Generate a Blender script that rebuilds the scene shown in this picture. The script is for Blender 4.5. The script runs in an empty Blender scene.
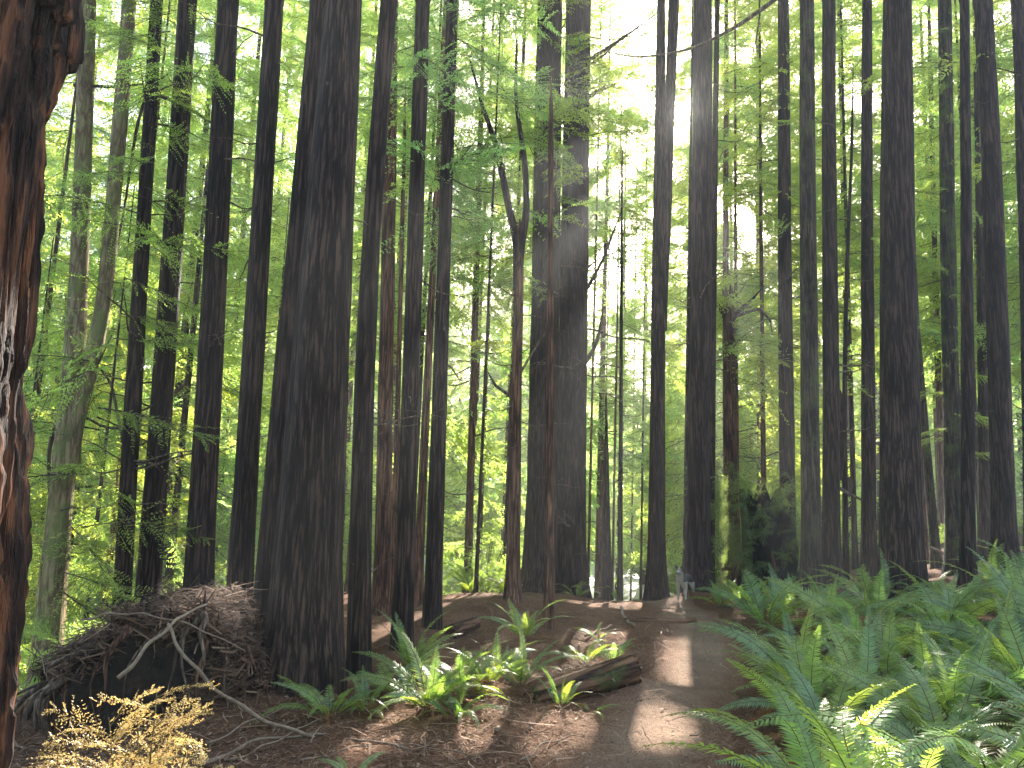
import bpy, math, random
import numpy as np
from mathutils import Matrix, Vector, Euler

# ------------------------------------------------------------------ camera, world, sun, exposure
S = bpy.context.scene
COL = S.collection
W, H = 1024, 768
F = 759.0
CAMZ = 1.65
PITCH, ROLL = 8.0, 1.0
CAM_M = Matrix.Translation((0, 0, CAMZ)) @ Matrix.Rotation(math.radians(90 + PITCH), 4, 'X') @ Matrix.Rotation(math.radians(ROLL), 4, 'Z')
cam = bpy.data.cameras.new('camera')
cam.sensor_width = 36.0
cam.lens = 36.0 * F / W
cam.clip_end = 2000
cam_o = bpy.data.objects.new('camera', cam)
COL.objects.link(cam_o)
cam_o.matrix_world = CAM_M
S.camera = cam_o

SUN_PX = (683, 112)
_r3 = CAM_M.to_3x3()
def ray(px, py):
    d = _r3 @ Vector(((px - 512) / F, (384 - py) / F, -1.0))
    return d.normalized()
SUN = ray(*SUN_PX)
SUN_EL = math.asin(SUN.z)
SUN_AZ = math.atan2(SUN.x, SUN.y)

world = bpy.data.worlds.new('World')
S.world = world
world.use_nodes = True
wn, wl = world.node_tree.nodes, world.node_tree.links
sky = wn.new('ShaderNodeTexSky')
sky.sky_type = 'NISHITA'
sky.sun_disc = False
sky.sun_elevation = SUN_EL
sky.sun_rotation = SUN_AZ
sky.dust_density = 2.0
bg = wn['Background']
bg.inputs['Strength'].default_value = 0.11
tint = wn.new('ShaderNodeVectorMath'); tint.operation = 'MULTIPLY'; tint.inputs[1].default_value = (1.02, 1.0, 0.96)
wl.new(sky.outputs[0], tint.inputs[0])
wtc = wn.new('ShaderNodeTexCoord')
dot = wn.new('ShaderNodeVectorMath'); dot.operation = 'DOT_PRODUCT'; dot.inputs[1].default_value = tuple(SUN)
wl.new(wtc.outputs['Generated'], dot.inputs[0])
pw = wn.new('ShaderNodeMath'); pw.operation = 'POWER'; pw.inputs[1].default_value = 6000
wl.new(dot.outputs['Value'], pw.inputs[0])
gl_ = wn.new('ShaderNodeVectorMath'); gl_.operation = 'SCALE'; gl_.inputs[0].default_value = (400, 330, 220)
wl.new(pw.outputs[0], gl_.inputs['Scale'])
sm = wn.new('ShaderNodeVectorMath'); sm.operation = 'ADD'
wl.new(tint.outputs[0], sm.inputs[0]); wl.new(gl_.outputs[0], sm.inputs[1])
wl.new(sm.outputs[0], bg.inputs['Color'])

sun = bpy.data.lights.new('sun', 'SUN')
sun.energy = 5.0
sun.angle = math.radians(0.5)
sun.color = (1.0, 0.92, 0.80)
sun_o = bpy.data.objects.new('sun', sun)
COL.objects.link(sun_o)
sun_o.rotation_euler = SUN.to_track_quat('Z', 'Y').to_euler()
sun_o.location = (0, 0, 60)

S.view_settings.view_transform = 'Standard'
S.view_settings.look = 'None'
S.view_settings.exposure = 2.85
S.view_settings.gamma = 1.0
S.view_settings.use_curve_mapping = False
S.render.engine = 'CYCLES'
S.cycles.use_denoising = True
S.cycles.max_bounces = 6
S.cycles.diffuse_bounces = 4
S.cycles.glossy_bounces = 2
S.cycles.transmission_bounces = 4
S.cycles.volume_bounces = 0
S.cycles.sample_clamp_indirect = 6.0

rng = np.random.default_rng(7)
random.seed(7)
UP = np.array([0, 0, 1.0])

# ------------------------------------------------------------------ helpers
def smooth(a, b, x):
    t = np.clip((x - a) / (b - a), 0, 1)
    return t * t * (3 - 2 * t)

def _hash(i, j, k, seed):
    n = (i * 374761393 + j * 668265263 + k * 2147483647 + seed * 1274126177) & 0xFFFFFFFF
    n = ((n ^ (n >> 13)) * 1274126177) & 0xFFFFFFFF
    n = n ^ (n >> 16)
    return (n & 0xFFFF) / 65535.0

def vnoise(x, y, z, seed=0):
    x, y, z = np.broadcast_arrays(np.asarray(x, float), np.asarray(y, float), np.asarray(z, float))
    xi, yi, zi = np.floor(x).astype(np.int64), np.floor(y).astype(np.int64), np.floor(z).astype(np.int64)
    fx, fy, fz = x - xi, y - yi, z - zi
    fx, fy, fz = [f * f * (3 - 2 * f) for f in (fx, fy, fz)]
    r = 0
    for a in (0, 1):
        for b in (0, 1):
            for c in (0, 1):
                w = (fx if a else 1 - fx) * (fy if b else 1 - fy) * (fz if c else 1 - fz)
                r = r + w * _hash(xi + a, yi + b, zi + c, seed)
    return r

class MB:
    """collects quads and triangles for ONE mesh"""
    def __init__(s):
        s.v, s.q, s.t, s.mq, s.mt, s.n = [], [], [], [], [], 0
    def add(s, v, q=None, t=None, m=0):
        v = np.asarray(v, float).reshape(-1, 3)
        s.v.append(v)
        if q is not None and len(q):
            q = np.asarray(q, np.int64).reshape(-1, 4) + s.n
            s.q.append(q); s.mq.append(np.full(len(q), m))
        if t is not None and len(t):
            t = np.asarray(t, np.int64).reshape(-1, 3) + s.n
            s.t.append(t); s.mt.append(np.full(len(t), m))
        s.n += len(v)
    def tube(s, pts, rad, ns=6, m=0, cap=True):
        pts = np.asarray(pts, float); n = len(pts)
        rad = np.broadcast_to(np.asarray(rad, float), (n,))
        tan = np.gradient(pts, axis=0)
        tan /= np.linalg.norm(tan, axis=1)[:, None] + 1e-9
        ref = np.array([0.31, 0.17, 0.93]) if abs(tan[:, 2]).mean() < 0.8 else np.array([1.0, 0.1, 0])
        u = np.cross(tan, ref); u /= np.linalg.norm(u, axis=1)[:, None] + 1e-9
        w = np.cross(tan, u)
        a = np.arange(ns) * 2 * math.pi / ns
        ring = pts[:, None, :] + rad[:, None, None] * (np.cos(a)[None, :, None] * u[:, None, :] + np.sin(a)[None, :, None] * w[:, None, :])
        s.add(*grid_faces(ring, True, cap), m=m)
    def mesh(s, name, mats, smooth_shade=True):
        me = bpy.data.meshes.new(name)
        v = np.concatenate(s.v) if s.v else np.zeros((0, 3))
        q = np.concatenate(s.q) if s.q else np.zeros((0, 4), np.int64)
        t = np.concatenate(s.t) if s.t else np.zeros((0, 3), np.int64)
        me.vertices.add(len(v)); me.vertices.foreach_set('co', v.astype(np.float32).ravel())
        nl = len(q) * 4 + len(t) * 3
        me.loops.add(nl)
        me.loops.foreach_set('vertex_index', np.concatenate([q.ravel(), t.ravel()]).astype(np.int32))
        np_ = len(q) + len(t)
        me.polygons.add(np_)
        st = np.concatenate([np.arange(len(q)) * 4, len(q) * 4 + np.arange(len(t)) * 3]).astype(np.int32)
        me.polygons.foreach_set('loop_start', st)
        mi = np.concatenate([np.concatenate(s.mq) if s.mq else np.zeros(0), np.concatenate(s.mt) if s.mt else np.zeros(0)]).astype(np.int32)
        me.polygons.foreach_set('material_index', mi)
        me.polygons.foreach_set('use_smooth', np.full(np_, smooth_shade))
        for m in (mats if isinstance(mats, (list, tuple)) else [mats]):
            me.materials.append(m)
        me.update(calc_edges=True)
        me.validate()
        return me

def grid_faces(ring, closed=True, cap=False):
    n, ns = ring.shape[:2]
    i = np.arange(n - 1)[:, None] * ns
    j = np.arange(ns if closed else ns - 1)[None, :]
    k = (j + 1) % ns
    q = np.stack([i + j, i + k, i + ns + k, i + ns + j], -1).reshape(-1, 4)
    v = ring.reshape(-1, 3)
    t = None
    if cap:
        v = np.vstack([v, ring[0].mean(0), ring[-1].mean(0)])
        a, b = n * ns, n * ns + 1
        jj = np.arange(ns); kk = (jj + 1) % ns
        t = np.vstack([np.stack([kk, jj, np.full(ns, a)], -1), np.stack([(n - 1) * ns + jj, (n - 1) * ns + kk, np.full(ns, b)], -1)])
    return v, q, t

def link(name, data, parent=None, loc=None, rot=None, scale=None):
    o = bpy.data.objects.new(name, data)
    COL.objects.link(o)
    if parent is not None: o.parent = parent
    if loc is not None: o.location = loc
    if rot is not None: o.rotation_euler = rot
    if scale is not None: o.scale = (scale,) * 3 if np.isscalar(scale) else scale
    return o

def tag(o, label, cat, group=None):
    o['label'] = label; o['category'] = cat
    if group: o['group'] = group
    return o

def thing(name, label, cat, loc=(0, 0, 0), group=None, rot=None):
    return tag(link(name, None, None, loc, rot), label, cat, group)

# ------------------------------------------------------------------ terrain
def terrain(x, y, fine=True):
    x = np.asarray(x, float); y = np.asarray(y, float)
    z = -0.04 * np.minimum(y, 17.0)
    # beyond the crest the ground falls to the water and rises again on the far bank
    far = -0.17 * np.clip(y - 17.5, 0, 18.0) + 0.16 * np.clip(y - 52, 0, 60)
    far = far * (1 - 0.7 * smooth(6, 15, x) * (1 - smooth(30, 60, y)))
    z = z + far
    z = z + 0.13 * np.clip(x - 3.6, 0, 14) * smooth(3, 9, y)
    z = z - 2.7 * smooth(3.9, 9.0, -x) * smooth(2.5, 6.5, y) * (1 - smooth(40, 60, y))
    z = z + 0.20 * np.exp(-(((x + 2.75) / 0.95) ** 2 + ((y - 7.3) / 0.9) ** 2))
    z = z - 0.28 * np.exp(-(((x + 3.3) / 1.1) ** 2 + ((y - 6.2) / 0.7) ** 2))
    z = z + 0.16 * np.exp(-(((x - 1.25) / 0.55) ** 2 + ((y - 8.2) / 0.5) ** 2))
    z = z - 0.22 * np.exp(-(((x - 0.9) / 0.9) ** 2 + ((y - 9.3) / 0.6) ** 2))
    z = z + 0.25 * np.exp(-(((x - 3.9) / 0.9) ** 2 + ((y - 16.3) / 0.9) ** 2))
    z = z + 0.18 * np.exp(-(((x + 0.6) / 1.6) ** 2 + ((y - 13.5) / 1.4) ** 2))
    z = z + (vnoise(x * 0.35, y * 0.35, 0, 3) - 0.5) * 0.35
    if fine:
        m = 1 - path_mask(x, y) * 0.75
        z = z + m * ((vnoise(x * 1.6, y * 1.6, 0, 4) - 0.5) * 0.12 + (vnoise(x * 4.5, y * 4.5, 0, 5) - 0.5) * 0.05)
    return z

PATH_PTS = None
def path_mask(x, y):
    if PATH_PTS is None: return np.zeros_like(x)
    cx = np.interp(y, PATH_PTS[:, 1], PATH_PTS[:, 0])
    hw = np.interp(y, PATH_PTS[:, 1], PATH_PTS[:, 2])
    d = np.abs(x - cx) / hw
    return 1 - smooth(0.6, 1.25, d)

def P(px, py, Y):
    d = ray(px, py)
    t = Y / d.y
    return np.array([d.x * t, Y, CAMZ + d.z * t])

def hit(px, py, fine=False):
    d = ray(px, py)
    lo = 0.5
    for t in np.arange(1.0, 90, 0.05):
        p = d * float(t)
        if p.z + CAMZ < float(terrain(p.x, p.y, fine)):
            return np.array([p.x, p.y, float(terrain(p.x, p.y, fine))])
    return np.array([p.x, p.y, p.z + CAMZ])

_pp = []
for px, py, wpx in ((655, 850, 290), (655, 768, 190), (662, 720, 135), (690, 680, 105), (704, 650, 82), (704, 630, 66), (690, 612, 52), (668, 602, 48)):
    h = hit(px, py)
    _pp.append((h[0], h[1], wpx * h[1] / F / 2))
h0 = _pp[0]
_pp.insert(0, (h0[0] - 0.35, -3.0, h0[2]))
_pp.append((_pp[-1][0] - 1.0, 19.5, 0.5)); _pp.append((_pp[-1][0] - 1.2, 24, 0.5))
PATH_PTS = np.array(_pp)

def depth(p):
    q = CAM_M.inverted() @ Vector(p)
    return -q.z

# ------------------------------------------------------------------ materials
def new_mat(name):
    m = bpy.data.materials.new(name); m.use_nodes = True
    nt = m.node_tree
    for n in list(nt.nodes): nt.nodes.remove(n)
    out = nt.nodes.new('ShaderNodeOutputMaterial')
    return m, nt, out

def N(nt, t, **kw):
    n = nt.nodes.new(t)
    for k, v in kw.items():
        if k.startswith('i_'): n.inputs[k[2:].replace('_', ' ')].default_value = v
        else: setattr(n, k, v)
    return n

def ramp(nt, src, stops):
    r = N(nt, 'ShaderNodeValToRGB')
    e = r.color_ramp.elements
    while len(e) < len(stops): e.new(0.5)
    for k, (p, c) in enumerate(stops):
        e[k].position = p; e[k].color = (*c, 1)
    nt.links.new(src, r.inputs[0])
    return r

def bark_mat(name, c0, c1, c2, moss=0.0, mosscol=(0.07, 0.09, 0.025), zs=0.065, fs=17.0, bump=1.0, dist=0.03):
    m, nt, out = new_mat(name); L = nt.links.new
    tc = N(nt, 'ShaderNodeTexCoord'); oi = N(nt, 'ShaderNodeObjectInfo')
    off = N(nt, 'ShaderNodeVectorMath', operation='SCALE'); off.inputs[0].default_value = (13, 7, 29); L(oi.outputs['Random'], off.inputs['Scale'])
    ad = N(nt, 'ShaderNodeVectorMath', operation='ADD'); L(tc.outputs['Object'], ad.inputs[0]); L(off.outputs[0], ad.inputs[1])
    mp = N(nt, 'ShaderNodeMapping'); mp.inputs['Scale'].default_value = (1, 1, zs); L(ad.outputs[0], mp.inputs[0])
    n1 = N(nt, 'ShaderNodeTexNoise', i_Scale=fs, i_Detail=6.0, i_Roughness=0.65); L(mp.outputs[0], n1.inputs['Vector'])
    n2 = N(nt, 'ShaderNodeTexNoise', i_Scale=1.3, i_Detail=3.0); L(ad.outputs[0], n2.inputs['Vector'])
    n3 = N(nt, 'ShaderNodeTexNoise', i_Scale=70.0, i_Detail=5.0); L(mp.outputs[0], n3.inputs['Vector'])
    wv = N(nt, 'ShaderNodeVectorMath', operation='SCALE'); wv.inputs['Scale'].default_value = 0.10; L(n1.outputs['Color'], wv.inputs[0])
    wa = N(nt, 'ShaderNodeVectorMath', operation='ADD'); L(mp.outputs[0], wa.inputs[0]); L(wv.outputs[0], wa.inputs[1])
    vo = N(nt, 'ShaderNodeTexVoronoi', feature='DISTANCE_TO_EDGE', i_Scale=fs * 1.15); L(wa.outputs[0], vo.inputs['Vector'])
    vr = N(nt, 'ShaderNodeMapRange'); vr.inputs['From Max'].default_value = 0.22; L(vo.outputs['Distance'], vr.inputs[0])
    hs = N(nt, 'ShaderNodeMath', operation='MULTIPLY_ADD'); hs.inputs[1].default_value = 0.30; L(vr.outputs[0], hs.inputs[0]); L(n1.outputs['Fac'], hs.inputs[2])
    h2 = N(nt, 'ShaderNodeMath', operation='MULTIPLY_ADD'); h2.inputs[1].default_value = 0.35; L(n3.outputs['Fac'], h2.inputs[0]); L(hs.outputs[0], h2.inputs[2])
    r1 = ramp(nt, h2.outputs[0], [(0.66, c0), (0.88, c1), (1.0, c2)])
    mx = N(nt, 'ShaderNodeMix', data_type='RGBA', blend_type='MULTIPLY'); mx.inputs[0].default_value = 0.7
    r2 = ramp(nt, n2.outputs['Fac'], [(0.3, (0.55, 0.5, 0.5)), (0.7, (1.25, 1.15, 1.05))])
    L(r1.outputs[0], mx.inputs[6]); L(r2.outputs[0], mx.inputs[7])
    col = mx.outputs[2]
    if moss > 0:
        n4 = N(nt, 'ShaderNodeTexNoise', i_Scale=2.6, i_Detail=6.0, i_Roughness=0.7); L(ad.outputs[0], n4.inputs['Vector'])
        r4 = ramp(nt, n4.outputs['Fac'], [(0.62 - moss * 0.35, (0, 0, 0)), (0.75 - moss * 0.3, (1, 1, 1))])
        m2 = N(nt, 'ShaderNodeMix', data_type='RGBA'); m2.inputs[7].default_value = (*mosscol, 1)
        L(r4.outputs[0], m2.inputs[0]); L(col, m2.inputs[6]); col = m2.outputs[2]
    b = N(nt, 'ShaderNodeBump', i_Strength=bump, i_Distance=dist)
    L(h2.outputs[0], b.inputs['Height'])
    p = N(nt, 'ShaderNodeBsdfPrincipled', i_Roughness=0.85)
    p.inputs['Specular IOR Level'].default_value = 0.25
    L(col, p.inputs['Base Color']); L(b.outputs[0], p.inputs['Normal']); L(p.outputs[0], out.inputs[0])
    return m

def leaf_mat(name, refl, trans, tmix=0.5, gloss=0.05, rough=0.45, var=0.35):
    m, nt, out = new_mat(name); L = nt.links.new
    g = N(nt, 'ShaderNodeNewGeometry'); oi = N(nt, 'ShaderNodeObjectInfo')
    tc = N(nt, 'ShaderNodeTexCoord')
    n = N(nt, 'ShaderNodeTexNoise', i_Scale=0.7, i_Detail=2.0); L(g.outputs['Position'], n.inputs['Vector'])
    a = N(nt, 'ShaderNodeMath', operation='ADD'); L(n.outputs['Fac'], a.inputs[0])
    b = N(nt, 'ShaderNodeMath', operation='MULTIPLY'); b.inputs[1].default_value = 0.5; L(g.outputs['Random Per Island'], b.inputs[0]); L(b.outputs[0], a.inputs[1])
    mr = N(nt, 'ShaderNodeMapRange'); mr.inputs['From Min'].default_value = 0.35; mr.inputs['From Max'].default_value = 1.15
    mr.inputs['To Min'].default_value = 1 - var; mr.inputs['To Max'].default_value = 1 + var; L(a.outputs[0], mr.inputs[0])
    def sc(c):
        hv = N(nt, 'ShaderNodeMix', data_type='RGBA'); hv.inputs[6].default_value = (c[0] * 0.80, c[1] * 0.95, c[2] * 1.25, 1); hv.inputs[7].default_value = (c[0] * 1.22, c[1] * 1.05, c[2] * 0.8, 1); L(oi.outputs['Random'], hv.inputs[0])
        v = N(nt, 'ShaderNodeVectorMath', operation='SCALE'); L(hv.outputs[2], v.inputs[0]); L(mr.outputs[0], v.inputs['Scale']); return v.outputs[0]
    d = N(nt, 'ShaderNodeBsdfDiffuse'); L(sc(refl), d.inputs[0])
    t = N(nt, 'ShaderNodeBsdfTranslucent'); L(sc(trans), t.inputs[0])
    mx = N(nt, 'ShaderNodeMixShader'); mx.inputs[0].default_value = tmix; L(d.outputs[0], mx.inputs[1]); L(t.outputs[0], mx.inputs[2])
    gl = N(nt, 'ShaderNodeBsdfGlossy', i_Roughness=rough); gl.inputs[0].default_value = (1, 1, 1, 1)
    m2 = N(nt, 'ShaderNodeMixShader'); m2.inputs[0].default_value = gloss; L(mx.outputs[0], m2.inputs[1]); L(gl.outputs[0], m2.inputs[2])
    L(m2.outputs[0], out.inputs[0])
    return m

def plain_mat(name, stops, scale=8.0, rough=0.9, bump=0.4, dist=0.02, island=False, zs=1.0):
    m, nt, out = new_mat(name); L = nt.links.new
    tc = N(nt, 'ShaderNodeTexCoord'); mp = N(nt, 'ShaderNodeMapping'); mp.inputs['Scale'].default_value = (1, 1, zs); L(tc.outputs['Object'], mp.inputs[0])
    n = N(nt, 'ShaderNodeTexNoise', i_Scale=scale, i_Detail=6.0, i_Roughness=0.65); L(mp.outputs[0], n.inputs['Vector'])
    src = n.outputs['Fac']
    if island:
        g = N(nt, 'ShaderNodeNewGeometry'); src = g.outputs['Random Per Island']
    r = ramp(nt, src, stops)
    p = N(nt, 'ShaderNodeBsdfPrincipled', i_Roughness=rough); p.inputs['Specular IOR Level'].default_value = 0.2
    b = N(nt, 'ShaderNodeBump', i_Strength=bump, i_Distance=dist); L(n.outputs['Fac'], b.inputs['Height'])
    L(r.outputs[0], p.inputs['Base Color']); L(b.outputs[0], p.inputs['Normal']); L(p.outputs[0], out.inputs[0])
    return m

M = {}
M['bark'] = bark_mat('redwood_bark', (0.010, 0.006, 0.005), (0.036, 0.021, 0.018), (0.090, 0.055, 0.045))
M['bark_red'] = bark_mat('red_bark', (0.03, 0.014, 0.010), (0.12, 0.056, 0.036), (0.23, 0.12, 0.075))
M['bark_old'] = bark_mat('old_bark', (0.012, 0.006, 0.005), (0.055, 0.026, 0.017), (0.17, 0.07, 0.034), fs=11, bump=1.0, dist=0.05)
M['bark_moss'] = bark_mat('mossy_bark', (0.018, 0.013, 0.011), (0.055, 0.040, 0.031), (0.12, 0.088, 0.068), moss=0.3)
M['bark_pale'] = bark_mat('pale_bark', (0.12, 0.085, 0.05), (0.23, 0.165, 0.10), (0.33, 0.25, 0.155), moss=0.40, mosscol=(0.16, 0.17, 0.06), zs=0.16, fs=14, bump=0.5)
M['dead'] = bark_mat('dead_branch_bark', (0.05, 0.035, 0.028), (0.12, 0.085, 0.065), (0.22, 0.17, 0.13), bump=0.3)
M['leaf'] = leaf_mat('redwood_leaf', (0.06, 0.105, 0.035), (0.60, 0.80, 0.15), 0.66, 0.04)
M['leaf_hazed'] = leaf_mat('hazed_leaf', (0.06, 0.12, 0.065), (0.56, 0.78, 0.28), 0.66, 0.03)  # cool cast of distant haze and skylight put into the leaf colour
M['leaf_bright'] = leaf_mat('hemlock_leaf', (0.08, 0.13, 0.03), (0.66, 0.82, 0.11), 0.66, 0.04)
M['fern'] = leaf_mat('fern_leaf', (0.145, 0.22, 0.075), (0.40, 0.56, 0.08), 0.45, 0.04, 0.35, 0.4)
M['fern_dead'] = leaf_mat('fern_dead', (0.28, 0.12, 0.04), (0.45, 0.20, 0.05), 0.4, 0.02)
M['fern_bright'] = leaf_mat('fern_bright', (0.09, 0.16, 0.04), (0.42, 0.58, 0.06), 0.5, 0.06, 0.4)
M['gold'] = leaf_mat('dry_needles', (0.50, 0.40, 0.19), (0.50, 0.40, 0.17), 0.4, 0.04)
M['ivy'] = leaf_mat('ivy_leaf', (0.085, 0.125, 0.04), (0.36, 0.44, 0.09), 0.5, 0.03)
M['cover'] = leaf_mat('cover_leaf', (0.07, 0.13, 0.045), (0.38, 0.56, 0.12), 0.5, 0.04)
M['stem'] = plain_mat('fern_stem', [(0.3, (0.10, 0.09, 0.03)), (0.7, (0.18, 0.13, 0.05))])
M['litter'] = plain_mat('litter', [(0.0, (0.07, 0.035, 0.022)), (0.5, (0.17, 0.09, 0.055)), (0.85, (0.28, 0.16, 0.10)), (1.0, (0.40, 0.28, 0.20))], island=True, bump=0)
M['mound'] = plain_mat('root_mound_litter', [(0.0, (0.03, 0.016, 0.011)), (0.5, (0.085, 0.045, 0.028)), (0.9, (0.15, 0.085, 0.055)), (1.0, (0.24, 0.16, 0.11))], island=True, bump=0)
M['stick'] = plain_mat('stick', [(0.3, (0.12, 0.08, 0.055)), (0.7, (0.30, 0.21, 0.15))], scale=20)
M['stick_pale'] = plain_mat('stick_pale', [(0.3, (0.17, 0.12, 0.085)), (0.7, (0.36, 0.27, 0.19))], scale=20)
M['rot'] = bark_mat('rotten_wood', (0.03, 0.015, 0.010), (0.13, 0.060, 0.032), (0.25, 0.13, 0.075), moss=0.2, fs=8, bump=1.0)
M['burnt'] = plain_mat('burnt_wood', [(0.3, (0.010, 0.008, 0.008)), (0.6, (0.028, 0.02, 0.017)), (0.8, (0.09, 0.05, 0.032))], scale=5, bump=1.0, dist=0.06)
M['moss'] = plain_mat('moss', [(0.3, (0.04, 0.045, 0.018)), (0.7, (0.12, 0.13, 0.045))], scale=14, bump=0.8)
M['rope'] = plain_mat('lichen', [(0.3, (0.10, 0.10, 0.05)), (0.7, (0.22, 0.22, 0.12))], scale=14)

def ground_mat():
    m, nt, out = new_mat('forest_duff'); L = nt.links.new
    g = N(nt, 'ShaderNodeNewGeometry'); pos = g.outputs['Position']
    n1 = N(nt, 'ShaderNodeTexNoise', i_Scale=1.4, i_Detail=5.0); L(pos, n1.inputs['Vector'])
    n2 = N(nt, 'ShaderNodeTexNoise', i_Scale=38.0, i_Detail=6.0, i_Roughness=0.75); L(pos, n2.inputs['Vector'])
    n2.inputs['Distortion'].default_value = 1.2
    r2 = ramp(nt, n2.outputs['Fac'], [(0.32, (0.055, 0.028, 0.017)), (0.5, (0.175, 0.094, 0.057)), (0.66, (0.31, 0.18, 0.11))])
    r1 = ramp(nt, n1.outputs['Fac'], [(0.3, (0.65, 0.62, 0.6)), (0.7, (1.2, 1.1, 1.0))])
    mx = N(nt, 'ShaderNodeMix', data_type='RGBA', blend_type='MULTIPLY'); mx.inputs[0].default_value = 1.0
    L(r2.outputs[0], mx.inputs[6]); L(r1.outputs[0], mx.inputs[7])
    # moss and low green growth in the gully on the left and across the water
    sx = N(nt, 'ShaderNodeSeparateXYZ'); L(pos, sx.inputs[0])
    mrx = N(nt, 'ShaderNodeMapRange'); mrx.inputs['From Min'].default_value = -4.6; mrx.inputs['From Max'].default_value = -6.5; L(sx.outputs[0], mrx.inputs[0])
    mry = N(nt, 'ShaderNodeMapRange'); mry.inputs['From Min'].default_value = 18; mry.inputs['From Max'].default_value = 26; L(sx.outputs[1], mry.inputs[0])
    mxm = N(nt, 'ShaderNodeMath', operation='MAXIMUM'); L(mrx.outputs[0], mxm.inputs[0]); L(mry.outputs[0], mxm.inputs[1])
    n3 = N(nt, 'ShaderNodeTexNoise', i_Scale=2.2, i_Detail=6.0, i_Roughness=0.7); L(pos, n3.inputs['Vector'])
    r3 = ramp(nt, n3.outputs['Fac'], [(0.38, (0, 0, 0)), (0.55, (1, 1, 1))])
    mu = N(nt, 'ShaderNodeMath', operation='MULTIPLY'); L(r3.outputs[0], mu.inputs[0]); L(mxm.outputs[0], mu.inputs[1])
    m3 = N(nt, 'ShaderNodeMix', data_type='RGBA'); L(mu.outputs[0], m3.inputs[0]); L(mx.outputs[2], m3.inputs[6]); m3.inputs[7].default_value = (0.06, 0.10, 0.03, 1)
    b = N(nt, 'ShaderNodeBump', i_Strength=1.0, i_Distance=0.05); L(n2.outputs['Fac'], b.inputs['Height'])
    p = N(nt, 'ShaderNodeBsdfPrincipled', i_Roughness=0.95); p.inputs['Specular IOR Level'].default_value = 0.1
    L(m3.outputs[2], p.inputs['Base Color']); L(b.outputs[0], p.inputs['Normal']); L(p.outputs[0], out.inputs[0])
    return m
M['ground'] = ground_mat()

def path_mat():
    m, nt, out = new_mat('trodden_earth'); L = nt.links.new
    g = N(nt, 'ShaderNodeNewGeometry'); pos = g.outputs['Position']
    n1 = N(nt, 'ShaderNodeTexNoise', i_Scale=2.2, i_Detail=5.0); L(pos, n1.inputs['Vector'])
    n2 = N(nt, 'ShaderNodeTexNoise', i_Scale=60.0, i_Detail=6.0, i_Roughness=0.7); L(pos, n2.inputs['Vector'])
    r2 = ramp(nt, n2.outputs['Fac'], [(0.32, (0.12, 0.073, 0.05)), (0.5, (0.225, 0.15, 0.105)), (0.68, (0.34, 0.245, 0.175))])
    r1 = ramp(nt, n1.outputs['Fac'], [(0.3, (0.7, 0.66, 0.63)), (0.7, (1.15, 1.1, 1.05))])
    mx0 = N(nt, 'ShaderNodeMix', data_type='RGBA', blend_type='MULTIPLY'); mx0.inputs[0].default_value = 1.0
    L(r2.outputs[0], mx0.inputs[6]); L(r1.outputs[0], mx0.inputs[7])
    at = N(nt, 'ShaderNodeAttribute', attribute_name='edge')
    n5 = N(nt, 'ShaderNodeTexNoise', i_Scale=7.0, i_Detail=8.0, i_Roughness=0.75); L(pos, n5.inputs['Vector'])
    ed = N(nt, 'ShaderNodeMath', operation='ADD'); L(at.outputs['Fac'], ed.inputs[0]); L(n5.outputs['Fac'], ed.inputs[1])
    mre = N(nt, 'ShaderNodeMapRange'); mre.inputs['From Min'].default_value = 0.85; mre.inputs['From Max'].default_value = 1.15; L(ed.outputs[0], mre.inputs[0])
    rd = ramp(nt, n2.outputs['Fac'], [(0.32, (0.055, 0.028, 0.017)), (0.5, (0.175, 0.094, 0.057)), (0.66, (0.31, 0.18, 0.11))])
    mx = N(nt, 'ShaderNodeMix', data_type='RGBA'); L(mre.outputs[0], mx.inputs[0]); L(mx0.outputs[2], mx.inputs[6]); L(rd.outputs[0], mx.inputs[7])
    b = N(nt, 'ShaderNodeBump', i_Strength=0.7, i_Distance=0.03); L(n2.outputs['Fac'], b.inputs['Height'])
    p = N(nt, 'ShaderNodeBsdfPrincipled', i_Roughness=0.95); p.inputs['Specular IOR Level'].default_value = 0.1
    L(mx.outputs[2], p.inputs['Base Color']); L(b.outputs[0], p.inputs['Normal']); L(p.outputs[0], out.inputs[0])
    return m
M['path'] = path_mat()

def water_mat():
    m, nt, out = new_mat('water'); L = nt.links.new
    g = N(nt, 'ShaderNodeNewGeometry')
    n = N(nt, 'ShaderNodeTexNoise', i_Scale=3.0, i_Detail=4.0); L(g.outputs['Position'], n.inputs['Vector'])
    b = N(nt, 'ShaderNodeBump', i_Strength=0.25, i_Distance=0.05); L(n.outputs['Fac'], b.inputs['Height'])
    p = N(nt, 'ShaderNodeBsdfPrincipled', i_Roughness=0.32); p.inputs['Base Color'].default_value = (0.30, 0.34, 0.36, 1)
    p.inputs['Metallic'].default_value = 0.0; p.inputs['IOR'].default_value = 1.33
    L(b.outputs[0], p.inputs['Normal']); L(p.outputs[0], out.inputs[0])
    return m
M['water'] = water_mat()

# ------------------------------------------------------------------ ground, path, water
def axis(lo, a, b, hi, d, g):
    mid = list(np.arange(a, b, d))
    out, s, x = [], d, b
    while x < hi: out.append(x); s *= g; x += s
    out.append(hi)
    left, s, x = [], d, a
    while True:
        s *= g; x -= s
        if x < lo: left.append(lo); break
        left.append(x)
    return np.array(left[::-1] + mid + out)

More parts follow.
